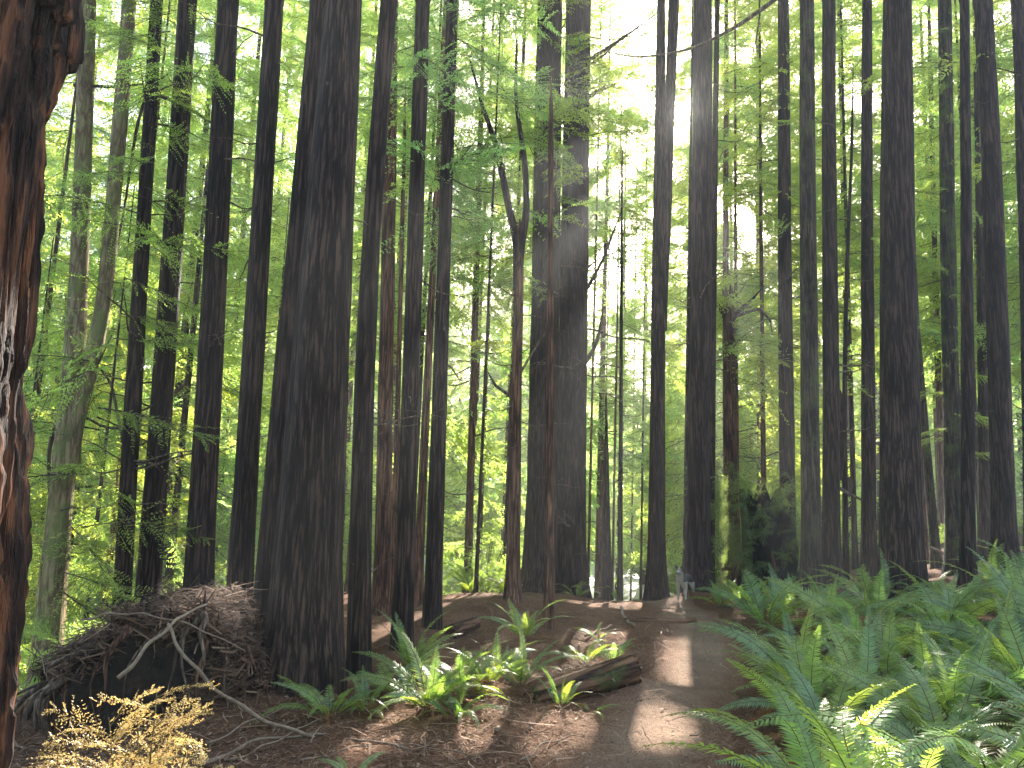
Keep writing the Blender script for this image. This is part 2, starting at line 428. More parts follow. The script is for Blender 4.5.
xs = axis(-160, -6.5, 7.5, 160, 0.075, 1.07)
ys = axis(-40, 2.0, 18.0, 260, 0.09, 1.06)
X, Y_ = np.meshgrid(xs, ys)
Z = terrain(X, Y_) - 0.03 * path_mask(X, Y_)
mb = MB()
v, q, _ = grid_faces(np.stack([X, Y_, Z], -1), False)
mb.add(v, q)
ground = link('ground', mb.mesh('ground', M['ground'])); ground['kind'] = 'structure'

pys = np.arange(-2.5, 23, 0.05)
nu = 41
u = np.linspace(-1, 1, nu)[None, :]
cx = np.interp(pys, PATH_PTS[:, 1], PATH_PTS[:, 0])[:, None]; hw = np.interp(pys, PATH_PTS[:, 1], PATH_PTS[:, 2])[:, None]
edge = 1.1 + 0.4 * (vnoise(pys * 1.3, np.zeros_like(pys), 1.0, 8)[:, None] - 0.5) + 0.22 * (vnoise(pys * 7, np.zeros_like(pys), 1.0, 8)[:, None] - 0.5)
edge2 = 1.1 + 0.4 * (vnoise(pys * 1.3, np.zeros_like(pys), 5.0, 9)[:, None] - 0.5) + 0.22 * (vnoise(pys * 7, np.zeros_like(pys), 3.0, 8)[:, None] - 0.5)
PX = cx + hw * u * np.where(u < 0, edge, edge2)
PY = np.broadcast_to(pys[:, None], PX.shape)
PZ = terrain(PX, PY) - 0.03 * path_mask(PX, PY) + 0.016 - 0.035 * np.abs(u) ** 5
mb = MB(); v, q, _ = grid_faces(np.stack([PX, PY, PZ], -1), False); mb.add(v, q)
path = link('path', mb.mesh('path', M['path'])); path['kind'] = 'structure'
ea = path.data.attributes.new('edge', 'FLOAT', 'POINT')
ea.data.foreach_set('value', np.broadcast_to(np.abs(u), PX.shape).astype(np.float32).ravel())

mb = MB()
wx = np.linspace(-60, 60, 40); wy = np.linspace(33, 56, 12)
A, B = np.meshgrid(wx, wy)
v, q, _ = grid_faces(np.stack([A, B, np.full_like(A, -3.1)], -1), False); mb.add(v, q)
water = link('water', mb.mesh('water', M['water'])); water['kind'] = 'structure'

# ------------------------------------------------------------------ foliage
SUNV = np.array(SUN)
CORR = []          # gaps in the canopy: the places the sun reaches
def gap(p, r): CORR.append((np.asarray(p, float), r))
def gpx(px, py, r, dz=0.0):
    h = hit(px, py); gap(h + np.array([0, 0, dz]), r)
gpx(425, 690, 0.65, 0.2); gpx(470, 672, 0.55, 0.2); gpx(520, 672, 0.35, 0.15); gpx(352, 716, 0.2, 0.2); gpx(600, 650, 0.45, 0.1)
gpx(660, 724, 0.26); gpx(700, 664, 0.35); gpx(445, 622, 0.9); gpx(480, 612, 0.7); gpx(745, 600, 0.9, 0.3); gpx(605, 605, 0.8); gpx(680, 655, 0.2)
gpx(560, 735, 0.22); gpx(300, 745, 0.3); gpx(480, 730, 0.2); gpx(640, 606, 0.3)
gap(P(130, 720, 3.3), 0.45); gap(P(28, 400, 2.6), 0.3); gap(P(20, 490, 2.6), 0.25); gap((0.0, 0.0, CAMZ), 0.14)
gap(P(840, 640, 6.0), 0.35); gap(P(960, 610, 7.0), 0.5); gap(P(900, 700, 4.6), 0.4); gap(P(780, 740, 4.6), 0.35); gap(P(60, 700, 12), 1.2); gap(P(48, 650, 10), 0.6); gap(P(60, 540, 10), 0.5); gap(P(80, 260, 10), 0.7); gap(P(108, 300, 10), 0.6); gap(P(60, 745, 9.2), 0.7)
gap(P(480, 590, 22), 2.0); gap(P(205, 615, 7.0), 0.25); gap(P(770, 520, 18.0), 0.8); gap(P(735, 530, 19.0), 0.7); gap(P(880, 680, 5), 0.3); gap(P(990, 660, 5.5), 0.3)

for a in ((460, 420, 24, 2.6), (480, 540, 21, 1.6), (740, 420, 25, 2.2), (735, 560, 20, 1.3), (845, 440, 24, 2.0), (930, 400, 24, 1.8), (925, 520, 22, 1.2), (230, 430, 20, 1.8), (165, 480, 17, 1.5), (110, 420, 15, 1.4),
          (600, 480, 30, 1.2), (620, 560, 27, 1.2), (385, 480, 18, 1.0), (90, 580, 14, 1.2), (70, 200, 11, 1.0), (800, 300, 26, 1.8), (440, 250, 28, 1.2)):
    gap(P(*a[:3]), a[3])

def cull(c, seed=0):
    """True for the leaves that stay"""
    keep = np.ones(len(c), bool)
    rnd = vnoise(c[:, 0] * 1.7, c[:, 1] * 1.7, c[:, 2] * 1.7, 17)
    for p, r in CORR:
        w = c - p
        t = w @ SUNV
        d2 = (w * w).sum(1) - t * t
        keep &= ~((t > 4) & (d2 < ((r + 0.10) * (0.72 + 0.5 * rnd)) ** 2))
    return keep

def leaf_quads(base, d, side, length, width):
    """diamond-ish leaf strips: base (n,3), d unit direction, side unit sideways"""
    l = np.asarray(length)[:, None]; w = np.asarray(width)[:, None] * 0.5
    a = base; b = base + d * l * 0.45 + side * w; c = base + d * l; e = base + d * l * 0.45 - side * w
    return np.stack([a, b, c, e], 1)       # (n,4,3)

def make_spray(seed, n_tw=20, n_lf=7, lw=0.013, ll=0.055, droop=0.22):
    r = np.random.default_rng(seed)
    Q = []; stems = []
    def axis_pt(t): return np.array([t, 0.06 * math.sin(3 * t + seed), -droop * t * t])
    for i in range(n_tw):
        t = 0.10 + 0.88 * (i + r.random() * 0.7) / n_tw
        sgn = 1 if i % 2 else -1
        p0 = axis_pt(t)
        L = (0.10 + 0.34 * math.sin(min(1, (1 - t) * 1.25 + 0.05) * math.pi * 0.5)) * (0.5 + 0.75 * r.random())
        ang = math.radians(46 + 34 * (r.random() - 0.5)) * sgn
        d = np.array([math.cos(ang), math.sin(ang), -0.12 - 0.45 * r.random() + 0.15 * r.random()]); d /= np.linalg.norm(d)
        p1 = p0 + d * L - np.array([0, 0, L * 0.15])
        stems.append((p0, p1))
        k = n_lf
        tt = (np.arange(k) + 0.6) / k
        base = p0[None] + (p1 - p0)[None] * tt[:, None]
        nrm = np.array([0.0, 0, 1]) + r.normal(0, 0.42, 3)
        sd = np.cross(nrm, d); sd /= np.linalg.norm(sd)
        for s in (-1, 1):
            dd = d[None] * 0.75 + s * sd[None] * 0.75 + r.normal(0, 0.24, (k, 3)); dd[:, 2] -= 0.1
            dd /= np.linalg.norm(dd, axis=1)[:, None]
            ss = np.cross(np.broadcast_to(nrm, dd.shape), dd) + r.normal(0, 0.38, (k, 3)); ss /= np.linalg.norm(ss, axis=1)[:, None]
            Q.append(leaf_quads(base, dd, ss, ll * (1.15 - 0.6 * tt) * (0.6 + 0.7 * r.random(k)), np.full(k, lw)))
    leaf = np.concatenate(Q)
    # stems as flat ribbons, main axis + side twigs
    R = []
    ts = np.linspace(0, 1, 6)
    for a, b in zip(ts[:-1], ts[1:]):
        p, q_ = axis_pt(a), axis_pt(b); w = 0.006 * (1.1 - a)
        R.append([p + [0, w, 0], q_ + [0, w * 0.8, 0], q_ - [0, w * 0.8, 0], p - [0, w, 0]])
        R.append([p + [0, 0, w], q_ + [0, 0, w * 0.8], q_ - [0, 0, w * 0.8], p - [0, 0, w]])
    for p, q_ in stems:
        R.append([p + [0, 0, .003], q_, q_, p - [0, 0, .003]])
    wood = np.array(R, float)
    return leaf, wood

SPRAY_FINE = [make_spray(10 + k, 34, 13, 0.0115, 0.036) for k in range(5)]
SPRAY = [make_spray(30 + k, 24, 9, 0.017, 0.050, 0.25) for k in range(5)]
SPRAY_MID = [make_spray(70 + k, 20, 7, 0.023, 0.066, 0.28) for k in range(5)]
SPRAY_FAR = [make_spray(50 + k, 15, 4, 0.044, 0.125, 0.28) for k in range(5)]

def rot_basis(az, tilt, roll):
    """basis whose x runs along az, raised by tilt, rolled"""
    ca, sa, ct, st = math.cos(az), math.sin(az), math.cos(tilt), math.sin(tilt)
    x = np.array([ca * ct, sa * ct, st]); y = np.array([-sa, ca, 0]); z = np.cross(x, y)
    cr, sr = math.cos(roll), math.sin(roll)
    return np.stack([x, y * cr + z * sr, z * cr - y * sr], 0)

def crown_arrays(r, axis_fn, zlo, zhi, nb, rfn, sprays, azr=None, tilt=(-0.15, 0.25), sub=0):
    """leaf quads and wood quads (local to the thing) of a crown: boughs round the trunk axis"""
    LQ, WQ = [], []
    for i in range(nb):
        z = zlo + (zhi - zlo) * (i + r.random()) / nb
        az = r.uniform(0, 2 * math.pi) if azr is None else r.uniform(*azr)
        L = rfn((z - zlo) / (zhi - zlo)) * r.uniform(0.55, 1.15)
        Bm = rot_basis(az, r.uniform(*tilt), r.normal(0, 0.45))
        p = axis_fn(z)
        lf, wd = sprays[r.integers(len(sprays))]
        LQ.append(p + (lf.reshape(-1, 3) * L) @ Bm); WQ.append(p + (wd.reshape(-1, 3) * L) @ Bm)
        for _ in range(sub):
            t = r.uniform(0.25, 0.8)
            pp = p + (np.array([t, 0, -0.25 * t * t]) * L) @ Bm
            B2 = rot_basis(az + r.normal(0, 0.7), r.uniform(-0.5, 0.3), r.normal(0, 0.6))
            lf, wd = sprays[r.integers(len(sprays))]; L2 = L * r.uniform(0.35, 0.6)
            LQ.append(pp + (lf.reshape(-1, 3) * L2) @ B2); WQ.append(pp + (wd.reshape(-1, 3) * L2) @ B2)
    return np.concatenate(LQ).reshape(-1, 4, 3), np.concatenate(WQ).reshape(-1, 4, 3)

def quads_mesh(name, lq, wq, mats):
    mb = MB()
    for a, m in ((lq, 0), (wq, 1)):
        if len(a): mb.add(a.reshape(-1, 3), np.arange(len(a) * 4).reshape(-1, 4), m=m)
    return mb.mesh(name, mats, False)

def place_crown(parent, base, lq, wq, leaf, wood=None):
    """cut the gaps the sun comes through, then link the crown under its tree"""
    k = cull(lq.mean(1) + base); k2 = cull(wq.mean(1) + base)
    return link('crown', quads_mesh('crown', lq[k], wq[k2], [leaf, wood or M['dead']]), parent)

# dead boughs: a few shapes, copied with shared mesh data
def dead_branch_mesh(seed):
    r = np.random.default_rng(seed); mb = MB()
    t = np.linspace(0, 1, 9)
    up = r.uniform(-0.25, 0.35)
    pts = np.stack([t, 0.08 * np.sin(t * 3 + seed), up * t * t + 0.03 * np.sin(t * 9 + seed)], -1)
    mb.tube(pts, 0.013 * (1.15 - t), 5)
    for k in range(int(r.integers(2, 6))):
        a = r.uniform(0.3, 0.9); i = int(a * 8)
        d = np.array([0.6, r.choice([-1, 1]) * r.uniform(0.4, 0.9), r.uniform(-0.5, 0.3)]) * r.uniform(0.12, 0.35)
        tt = np.linspace(0, 1, 4)[:, None]
        mb.tube(pts[i] + d * tt + np.array([0, 0, -0.04]) * tt ** 2, 0.005 * (1.1 - tt[:, 0]), 4)
    return mb.mesh('dead_branch', M['dead'])
DEAD = [dead_branch_mesh(200 + k) for k in range(7)]

def add_dead(root, axis_fn, rad_fn, n, zr, lr, r, azr=(0, 2 * math.pi)):
    for _ in range(n):
        z = r.uniform(*zr); az = r.uniform(*azr)
        p = axis_fn(z) + 0.8 * rad_fn(z) * np.array([math.cos(az), math.sin(az), 0])
        link('dead_branch', DEAD[r.integers(len(DEAD))], root, p, (r.uniform(-0.8, 0.8), r.uniform(-0.25, 0.35), az), r.uniform(*lr) * np.array([1, 1, 1]))

# ------------------------------------------------------------------ trunks
def trunk_mesh(axis_fn, rad_fn, z0, z1, r, ns=40, dz=0.14, furrow=0.06, flare=0.35, mat=None, broken=False, seed=0, fdens=9.0, zmax_fine=14, rug=False):
    zs = [z0]
    while zs[-1] < z1:
        zs.append(zs[-1] + (dz if zs[-1] < zmax_fine else dz * 5))
    zs[-1] = z1
    zs = np.array(zs)
    th = np.arange(ns) * 2 * math.pi / ns
    A = np.array([axis_fn(z) for z in zs]); R0 = np.array([rad_fn(z) for z in zs])
    c, s = np.cos(th)[None], np.sin(th)[None]
    rr = R0[:, None]; zz = zs[:, None]
    rm = R0[len(R0) // 3]
    n1 = vnoise(c * rm * fdens + 20, s * rm * fdens + 20, zz * 0.55, seed)
    n2 = vnoise(c * rm * fdens * 2.3 + 50, s * rm * fdens * 2.3 + 50, zz * 1.6, seed + 1)
    rid = np.abs(2 * n1 - 1) * 0.7 + n2 * 0.5
    if rug:   # thick shaggy plates of old bark, split along the grain
        wz = zz + 0.5 * (vnoise(c * rm * 5 + 11, s * rm * 5 + 11, zz * 1.4, seed + 6) - 0.5)
        wt = 0.10 * (vnoise(c * 3 + 2, s * 3 + 2, zz * 1.7, seed + 7) - 0.5)
        c2, s2 = np.cos(th[None] + wt), np.sin(th[None] + wt)
        pl = np.abs(2 * vnoise(c2 * rm * 13 + 20, s2 * rm * 13 + 20, wz * 0.8, seed) - 1)
        fi = np.abs(2 * vnoise(c2 * rm * 34 + 50, s2 * rm * 34 + 50, wz * 2.2, seed + 1) - 1)
        ch = vnoise(c2 * rm * 80 + 50, s2 * rm * 80 + 50, wz * 16, seed + 4)
        big = vnoise(c2 * rm * 4 + 50, s2 * rm * 4 + 50, wz * 0.9, seed + 5)
        rid = np.minimum(pl * 2.2, 1) * 0.50 + fi * 0.24 + ch * 0.16 + big * 0.30
    lob = vnoise(c * 1.6 + 7, s * 1.6 + 7, zz * 0.25, seed + 2) - 0.5
    fl = flare * np.exp(-np.clip(zz + 0.05, 0, 99) / (0.35 + rm))
    root = np.clip(vnoise(c * 2.6 + 3, s * 2.6 + 3, zz * 0.3, seed + 3) - 0.35, 0, 1) * fl * 1.6
    k = rr * (1 + (rid - 0.55) * furrow * 2 + lob * 0.12 + fl + root)
    ring = np.stack([A[:, None, 0] + c * k, A[:, None, 1] + s * k, zz + 0 * k], -1)
    if broken:
        ring[-1, :, 2] += (vnoise(c[0] * 3 + 9, s[0] * 3 + 9, 0, seed) - 0.2) * 0.9
    mb = MB(); mb.add(*grid_faces(ring, True, True))
    return mb.mesh('trunk', mat or M['bark'])

TREES = {}
def tree(name, label, base, top, Y, w0, w1, mat='bark', group='redwood trunks round the path', height=None, cat='tree', ns=40, dz=0.14,
         dead=(4, 2, 8, 0.5, 1.2), crown=None, furrow=0.06, flare=0.42, bend=0.0, y_mid=430, broken=False, seed=None, leaf='leaf', zmax_fine=14, rug=False):
    """base / top: where the trunk's foot and its crossing of the picture's upper edge stand, at distance Y"""
    seed = seed if seed is not None else abs(int(base[0] * 13 + base[1]))
    r = np.random.default_rng(seed)
    b = P(base[0], base[1], Y); t = P(top[0], top[1], Y)
    gz = float(terrain(b[0], Y))
    lean = (t[0] - b[0]) / (t[2] - b[2])
    x0 = b[0] + lean * (gz - b[2])
    org = np.array([x0, Y, gz])
    pm = P((base[0] + top[0]) / 2, y_mid, Y)
    zm, zt = pm[2] - gz, t[2] - gz
    r0 = 0.83 * w0 / 2 * depth(pm) / F; r1 = 0.83 * w1 / 2 * depth(t) / F
    slope = (r1 - r0) / (zt - zm)
    slope = min(slope, -0.0035)
    Ht = height or (zt if broken else max(zt + 6, min(34, zt + r1 / 0.012)))
    def rad(z):
        v = r0 + slope * (z - zm)
        if z > zt: v = r1 * max(0.08, 1 - (z - zt) / (Ht - zt + 0.1) * 0.9)
        return max(v, 0.012)
    ph = r.uniform(0, 6)
    def ax(z):
        return np.array([lean * z + bend * math.sin(min(max(z, 0), zt) / zt * math.pi), 0.02 * math.sin(z * 0.4 + ph) * rad(1.0) * 8, z])
    root = thing(name, label, cat, org, group)
    link('trunk', trunk_mesh(ax, rad, -0.7, Ht, r, ns, dz, furrow, flare, M[mat], broken, seed, zmax_fine=zmax_fine, rug=rug), root)
    n, za, zb, la, lb = dead
    if n: add_dead(root, ax, rad, n, (za, min(zb, Ht)), (la, lb), r)
    if crown:
        kind, zlo, zhi, nb, rl = crown
        zhi = min(zhi, Ht)
        spr = {'fine': SPRAY_FINE, 'mid': SPRAY, 'wood': SPRAY_MID, 'far': SPRAY_FAR}[kind]
        lq, wq = crown_arrays(r, ax, zlo, zhi, nb, lambda s: rl * (1.05 - 0.75 * s), spr, sub=1 if kind != 'far' else 0)
        place_crown(root, org, lq, wq, M[leaf])
    TREES[label] = (root, org, ax, rad, Ht)
    print('TREE', base, 'z_px', round(b[2], 2), 'z_g', round(gz, 2), 'r', round(r0, 2), 'lean', round(math.degrees(math.atan(lean)), 1))
    return root, org, ax, rad, Ht

HI = ('mid', 15, 30, 26, 3.2)       # high crown of a foreground trunk
T = tree
# the huge trunk at the left edge
T('redwood_tree', 'huge old trunk with deeply furrowed orange-lit bark, cut off by the left edge', (-240, 900), (-125, 0), 2.75, 398, 400, 'bark_old', ns=420, dz=0.022, furrow=0.15, zmax_fine=6.0, rug=True, flare=0.1, dead=(0, 0, 0, 0, 0), crown=('mid', 16, 32, 20, 3.5), y_mid=300)
T('redwood_tree', 'slim dark trunk behind the burnt stump, leftmost of the four there', (120, 640), (156, 0), 10.2, 19, 16, dead=(18, 2, 8, 0.5, 1.6), crown=HI)
T('redwood_tree', 'dark trunk behind the burnt stump, second from the left of four', (147, 612), (188, 0), 10.6, 26, 21, dead=(16, 2, 8, 0.4, 1.5), crown=HI)
T('redwood_tree', 'dark trunk rising behind the top of the burnt stump, third of four', (197, 600), (229, 0), 10.0, 30, 25, dead=(7, 3, 9, 0.4, 1.2), crown=HI)
T('redwood_tree', 'dark trunk behind the right shoulder of the burnt stump, nearest to the broad trunk', (238, 632), (274, 0), 9.2, 27, 24, flare=0.2, dead=(9, 3, 9, 0.4, 1.4), crown=HI)
T('redwood_tree', 'dark trunk half hidden behind the left flank of the broad trunk', (262, 640), (318, 0), 9.0, 24, 23, flare=0.15, dead=(0, 0, 0, 0, 0), crown=HI)
T('redwood_tree', 'broadest trunk left of the path, tapering up from a flared foot in needle litter', (302, 690), (343, 0), 7.5, 70, 43, ns=110, dz=0.07, flare=0.16, furrow=0.05, dead=(0, 0, 0, 0, 0), crown=HI, y_mid=400)
T('redwood_tree', 'knobbly trunk close against the right side of the broad trunk', (359, 668), (389, 0), 8.2, 25, 25, 'bark', ns=64, dz=0.09, flare=0.12, dead=(7, 0.8, 8, 0.3, 0.9), crown=HI, bend=-0.08)
T('redwood_tree', 'straight dark trunk behind the sunlit sword ferns', (402, 650), (423, 0), 9.6, 22, 21, ns=56, flare=0.2, dead=(6, 2, 9, 0.3, 1.0), crown=HI)
T('redwood_tree', 'dark trunk with leafy shoots, right of the straight trunk behind the ferns', (432, 640), (452, 0), 11.0, 19, 17, ns=48, flare=0.25, dead=(8, 3, 10, 0.4, 1.2), crown=('fine', 6.0, 13, 44, 2.0))
T('redwood_tree', 'thin reddish trunk peeping between two dark trunks behind the ferns', (417, 600), (441, 100), 13.5, 10, 8, 'bark_red', dead=(5, 2, 9, 0.3, 0.9), crown=('mid', 7, 18, 18, 1.5), group='reddish thin trunks')
T('redwood_tree', 'reddish trunk with ladder of bare stubs seen in the gap behind the knobbly trunk', (382, 620), (392, 0), 13.0, 19, 14, 'bark_red', dead=(34, 1, 8, 0.35, 0.75), crown=('mid', 6, 17, 22, 1.6), group='reddish thin trunks')
T('redwood_tree', 'pole-thin reddish stem beside the ladder-stubbed reddish trunk', (393, 612), (404, 150), 12.4, 7, 5, 'bark_red', dead=(12, 1, 6, 0.2, 0.5), height=9, group='reddish thin trunks')
T('redwood_tree', 'thin tan-red trunk standing alone in the hazy clearing above bright shrubs', (467, 602), (480, 150), 20.0, 9, 7, 'bark_red', dead=(16, 2, 12, 0.5, 1.8), crown=('mid', 5.5, 16, 20, 2.2), leaf='leaf_bright', group='reddish thin trunks')
T('redwood_tree', 'left trunk of the tight clump beside the path, rough dark bark', (540, 608), (550, 0), 19.2, 36, 30, ns=56, dead=(10, 1.5, 16, 0.5, 1.9), crown=('mid', 9.5, 21, 40, 2.6))
T('redwood_tree', 'right trunk of the tight clump beside the path, spiked with bare snags', (569, 604), (578, 0), 19.8, 36, 31, ns=56, dead=(26, 1.5, 17, 0.8, 2.6), crown=('mid', 11.5, 21, 34, 2.0), leaf='leaf_bright')
T('redwood_tree', 'thin brown stem standing just in front of the tight clump', (549, 642), (551, 120), 11.3, 10, 6, 'bark_red', dead=(5, 1, 6, 0.2, 0.6), height=8.5, flare=0.2, group='reddish thin trunks')
T('redwood_tree', 'spindly stem on the crest in front of the water, taller of the pair', (620, 591), (622, 170), 18.0, 5, 3, dead=(14, 2, 9, 0.5, 1.5), height=11, flare=0.1, group='spindly stems by the water')
T('redwood_tree', 'spindly short stem on the crest in front of the water', (607, 588), (606, 400), 18.4, 4, 2.5, dead=(8, 1, 4.5, 0.3, 0.9), height=5, flare=0.1, group='spindly stems by the water')
T('redwood_tree', 'dark trunk right behind the standing dog, wide at its foot', (698, 602), (703, 0), 16.8, 27, 22, ns=56, dead=(3, 6, 15, 0.5, 1.6), crown=('mid', 19, 32, 24, 3.0))
T('redwood_tree', 'slender trunk tucked behind the trunk at the dog, showing on its right', (709, 600), (717, 0), 18.2, 10, 8, dead=(8, 4, 15, 0.4, 1.4), crown=('mid', 17, 27, 16, 2.0))
T('redwood_tree', 'second slender stem rising beside the sun, right of the dog', (706, 600), (710, 0), 19.5, 8, 6, dead=(6, 6, 16, 0.4, 1.4), crown=('mid', 18, 27, 14, 2.0))
T('redwood_tree', 'thin dark pole left of the trunk behind the dog', (685, 585), (694, -100), 20.5, 6, 4, dead=(8, 2, 14, 0.4, 1.2), height=18)
T('redwood_tree', 'mid-size trunk with foliage behind the ivy-covered stump', (788, 602), (783, 0), 19.0, 18, 15, dead=(12, 2, 15, 0.5, 1.5), crown=('mid', 5, 20, 34, 2.0), leaf='leaf_bright')
T('redwood_tree', 'mossy dark trunk at the head of the fern bed', (811, 606), (807, 0), 14.6, 22, 20, 'bark_moss', ns=52, dead=(5, 3, 13, 0.3, 1.0), crown=('mid', 16, 30, 20, 3.0))
T('redwood_tree', 'dark trunk with a bent bough, close behind the mossy trunk at the fern bed', (831, 596), (829, 0), 16.6, 20, 16, dead=(7, 3, 14, 0.5, 1.6), crown=('mid', 16, 28, 18, 2.6))
T('redwood_tree', 'crooked thin stem between the mossy trunk and the thick right-hand trunk', (846, 590), (852, 150), 18.0, 6, 4, dead=(12, 2, 11, 0.3, 1.0), height=13, bend=-0.1)
T('redwood_tree', 'dark trunk partly behind the left side of the thick right-hand trunk', (868, 578), (867, 0), 18.5, 16, 12, dead=(10, 3, 15, 0.4, 1.3), crown=('mid', 7, 20, 22, 2.0))
T('redwood_tree', 'thickest trunk on the right, ribbed dark bark rising out of the ferns', (901, 590), (897, 0), 13.0, 44, 32, ns=84, dz=0.09, flare=0.25, dead=(1, 5, 6, 0.3, 0.6), crown=('mid', 15, 30, 22, 3.2))
T('redwood_tree', 'thin slanting stem leaning left behind the thickest right-hand trunk', (936, 562), (906, 200), 18.5, 9, 7, 'bark_moss', dead=(5, 3, 9, 0.3, 1.0), height=13)
T('redwood_tree', 'leafy mossy trunk behind the slim dark one on the right', (955, 566), (944, 0), 16.5, 19, 16, 'bark_moss', dead=(7, 3, 14, 0.3, 1.0), crown=('fine', 2.5, 14, 40, 0.9), leaf='leaf_bright')
T('redwood_tree', 'slim straight dark trunk standing in the ferns on the right', (968, 588), (965, 0), 12.5, 15, 13, ns=44, dead=(4, 2, 9, 0.3, 0.8), crown=('mid', 15, 27, 16, 2.4))
T('redwood_tree', 'grey-brown trunk on the bare slope near the right edge', (1006, 560), (984, 0), 15.0, 25, 20, ns=48, dead=(4, 3, 12, 0.4, 1.2), crown=('mid', 16, 28, 18, 2.6))
T('redwood_tree', 'dark trunk cut by the right edge of the view', (1034, 565), (1019, 0), 15.5, 18, 14, dead=(5, 3, 12, 0.4, 1.2), crown=('mid', 10, 24, 18, 2.4))
T('redwood_tree', 'far reddish stem in bright haze right of the thick trunk', (943, 552), (931, 100), 24.0, 8, 6, 'bark_red', dead=(8, 3, 14, 0.4, 1.2), crown=('mid', 6, 18, 20, 2.2), group='reddish thin trunks')
T('redwood_tree', 'dim trunk in shade between the two rightmost trunks', (985, 548), (976, 0), 19.0, 11, 8, dead=(7, 3, 14, 0.4, 1.2), crown=('mid', 8, 20, 18, 2.0))


# ------------------------------------------------------------------ forked, broken and pale trees
def stem(T_, pts, ws, mat, seed, name='stem', ns=20, Y=None):
    """a second stem or limb through picture points at the tree's distance, linked under the tree"""
    root, org, ax, rad, Ht = T_
    Y = Y or org[1]
    p = np.array([P(a, b, Y + (pt[0] if pt else 0)) for (a, b, *pt) in pts]) - org
    t = np.linspace(0, len(p) - 1, 40)
    k = np.arange(len(p))
    pp = np.stack([np.interp(t, k, p[:, i]) for i in range(3)], -1)
    for _ in range(6):
        pp[1:-1] = (pp[:-2] + pp[1:-1] * 2 + pp[2:]) / 4
    w = np.interp(t, k, ws)
    r_ = np.array([w[i] / 2 * depth(pp[i] + org) / F for i in range(len(pp))])
    mb = MB(); mb.tube(pp, r_ * (1 + 0.12 * (vnoise(t * 3, seed, 0, 3) - 0.5)), ns)
    return link(name, mb.mesh(name, M[mat]), root)

tk = T('redwood_tree', 'twin-stemmed trunk left of the dog, forking high up beside the sun', (656, 590), (661, 0), 17.4, 19, 10, dead=(5, 5, 14, 0.4, 1.2))
stem(tk, [(659, 330), (663, 240), (668, 150), (674, 0), (680, -150), (683, -260)], [15, 14, 11, 10, 7, 2], 'bark', 1)
tk = T('forked_tree', 'bare dead-looking slim tree forking into two crooked stems in front of pale sky', (512, 612), (519, 262), 13.2, 14, 11, 'bark_red', height=6.7, dead=(12, 2.5, 6, 0.3, 0.9))
stem(tk, [(518, 290), (518, 245), (508, 205), (498, 150), (482, 105), (470, 60)], [11, 9, 7, 6, 4, 1.5], 'bark', 2)
stem(tk, [(518, 290), (520, 245), (527, 215), (525, 160), (515, 100), (517, 40)], [11, 9, 7, 6, 4, 2], 'bark', 3)
stem(tk, [(515, 400), (495, 385), (488, 372)], [4, 3, 1], 'dead', 4, 'dead_branch', 6)
stem(tk, [(516, 380), (540, 340), (548, 330)], [3, 2, 1], 'dead', 5, 'dead_branch', 6)

tk = T('spruce_tree', 'pale tan leaning tree with two stems and green sprays beside the left edge', (38, 752), (70, 420), 10.0, 33, 25, 'bark_pale', y_mid=650, height=5.0, ns=48, dead=(4, 1.5, 4.5, 0.4, 1.0), flare=0.3)
stem(tk, [(66, 470), (70, 420), (76, 330), (82, 200), (88, 0), (92, -200), (94, -420)], [26, 22, 19, 16, 15, 11, 4], 'bark_pale', 6)
stem(tk, [(66, 470), (74, 425), (92, 360), (105, 300), (116, 170), (130, 0), (142, -200), (150, -400)], [22, 17, 15, 14, 14, 13, 10, 4], 'bark_pale', 7)
stem(tk, [(70, 560), (50, 500), (48, 450), (62, 405), (90, 380), (112, 335)], [2, 3.5, 4, 4, 3, 1], 'dead', 8, 'dead_branch', 6)
stem(tk, [(74, 85), (110, 87), (142, 84)], [4, 3, 1.5], 'dead', 9, 'dead_branch', 6)
_r = np.random.default_rng(91)
def _axp(z): return np.array([0.16 * z * 0.6, 0, z])
lq, wq = crown_arrays(_r, _axp, 1.6, 13, 74, lambda s: 1.75 - 0.5 * s, SPRAY_FINE, tilt=(-0.3, 0.25), sub=1)
place_crown(tk[0], tk[1], lq, wq, M['leaf_bright'])

tk = T('redwood_tree', 'snapped-off reddish trunk with a broken top and curling boughs, above the ivy-covered stump', (732, 598), (729, 308), 20.0, 17, 14, 'bark_red', broken=True, dead=(22, 2, 7.5, 0.3, 0.9))
stem(tk, [(729, 330), (723, 312), (714, 300), (712, 285)], [6, 5, 3, 1], 'bark', 10, 'limb', 8)
stem(tk, [(729, 325), (737, 312), (752, 300), (764, 286)], [7, 5, 3, 1], 'bark', 11, 'limb', 8)
stem(tk, [(730, 318), (760, 308), (770, 320), (772, 332)], [4, 3, 2, 1], 'dead', 12, 'dead_branch', 6)

